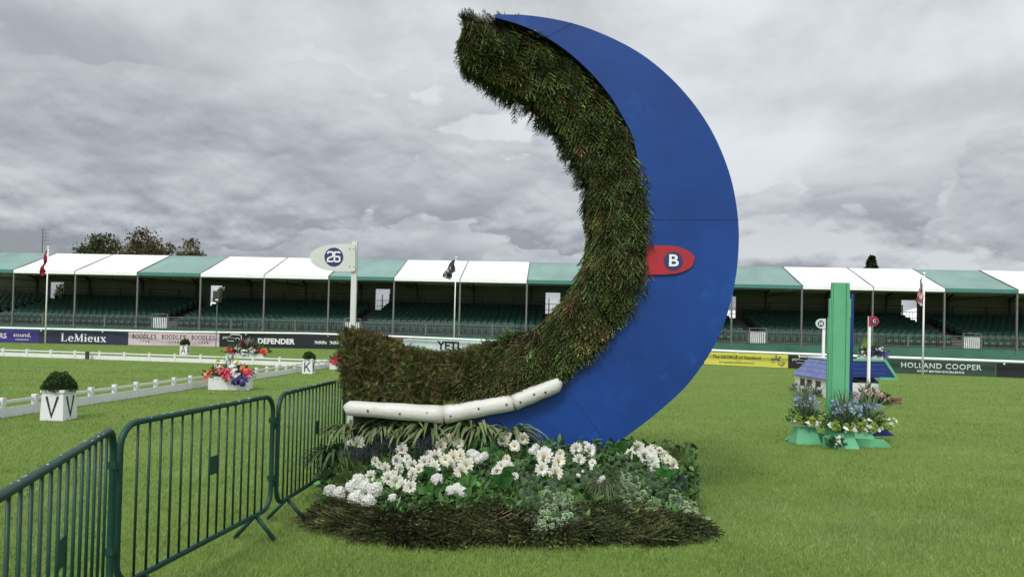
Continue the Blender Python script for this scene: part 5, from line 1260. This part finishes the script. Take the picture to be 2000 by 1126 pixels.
# planter with pansies on the house
p=at(1700,704,DG+.35); planter(p-[0,0,.0],.62,.25,.14,'small white trough standing on the roof of the model house',group=None)
t=thing('flower_arrangement',p+[0,-.05,.12],'purple and white pansies on top of the model house','flowers',GF)
flowers(t,[(-.28,-.05,.1,.14,'white',14),(-.1,-.1,.10,.14,'purple',22),(.0,-.05,.18,.12,'white',10),(.18,-.05,.14,.16,'purple',34),(.34,-.05,.04,.13,'violet',26),(.2,-.1,.2,.08,'white',10),(-.22,0,.25,.1,'lime',14)],nleaf=500,ext=(.42,.16,.2),leaf=.055,spikes=(-.12,.05,.1,.42,30,'lime'))
# pink flowers in front of gable
p=gp(1699,789)
t=thing('flower_arrangement',p,'pale pink flowers with a spiky plant before the model house gable','flowers',GF)
flowers(t,[(-.35,-.1,.24,.14,'pale',26),(-.1,-.1,.27,.15,'pale',34),(.15,-.1,.25,.15,'pale',30),(.38,-.1,.18,.11,'pale',16)],nleaf=900,ext=(.52,.3,.24),leaf=.065,spikes=(-.05,0,.2,.42,40,'sage'))
p=gp(1592,772); ps=[(1562,762,'white'),(1585,768,'white'),(1603,772,'white'),(1616,770,'white')]
for i,(a_,b_,cn) in enumerate(ps):
    p=gp(a_,b_+2); t=thing('flower_arrangement',p,['white flowered clump at the far corner of the model house','white flowered clump below the first window of the model house','grey green clump below the last window of the model house','yellow green clump against the left side of the green tower'][i],'flowers',GF)
    flowers(t,[(-.08,-.05,.2,.12,'white',16),(.1,-.05,.12,.12,'white',12)] if i<3 else [(0,-.05,.2,.14,'lime',22)],leafcol=(.10,.13,.10) if i<3 else (.10,.13,.03),nleaf=380,ext=(.26,.2,.2),leaf=.055)
# crate, markers
p=gp(1738,789); q=MB(); w=50*p[1]/1390/2
t=thing('wooden_sleeper',p,'short brown timber sleeper lying on the grass behind the flowers','timber')
q.box((p[0]-w,p[1],0),(p[0]+w*.9,p[1]+.3,.10)); q.build('lower_timber',mat('timber_brown',(.17,.095,.06),.8,.3,4,bump=.4),t,bev=.01)
q=MB(); q.box((p[0]-w*.7,p[1]+.03,.104),(p[0]+w,p[1]+.28,.17)); q.build('upper_timber',mat('timber_brown'),t,bev=.01)
def small_marker(px,ty,by,D,colm,flip,cols_,ch,label,z0=None):
    base=at(px,by,D); zt=at(px,ty,D)[2]; x=base[0]; r=.11*D/16
    t=thing('fence_marker',(x,D,0 if z0 is None else z0),label,'marker'); w=.028*D/16
    MB().box((x-w,D,0 if z0 is None else z0),(x+w,D+.05,zt)).build('post',mRail if colm!=mRed else mRail,t)
    sg=-1 if flip else 1; c=np.array([x,zt-r]); P=[(x-sg*w,zt),(x+sg*r*.6,zt)]+[(x+sg*(r*.6+r*1.2*math.sin(a)),zt-r+r*math.cos(a)) for a in np.linspace(0.1,3.04,12)]+[(x+sg*r*.6,zt-2*r),(x-sg*w,zt-2*r)]
    MB().prism(P,D-.025,D-.002).build('sign_plate',colm,t)
    cx=x+sg*r*.75; q=MB(); q.tube([(cx,D-.025,zt-r),(cx,D-.03,zt-r)],r*.66,20); q.build('disc',cols_,t)
    q=MB(); text(q,ch,cx,zt-r,r*.95,.02,.95,y=D-.034); q.build('number',mTW,t)
small_marker(1608.5,622,700,23.2,mSign,True,mDisc,'26','small white marker numbered 26 standing behind the model house',0)
small_marker(1697,617,752,18.6,mRed,False,mDisc,'C','small red marker lettered C in front of the model house gable',0)
# litter leaf
p=gp(1851,873,.02); V,F,cc=leafT(.8,.4,(.7,.7,.66)); o=link('fallen_petal',mk('fallen_petal',V*.035,F,mPet,cc),None,tuple(p)); tag(o,'tiny white petal lying alone on the grass at the right','petal')
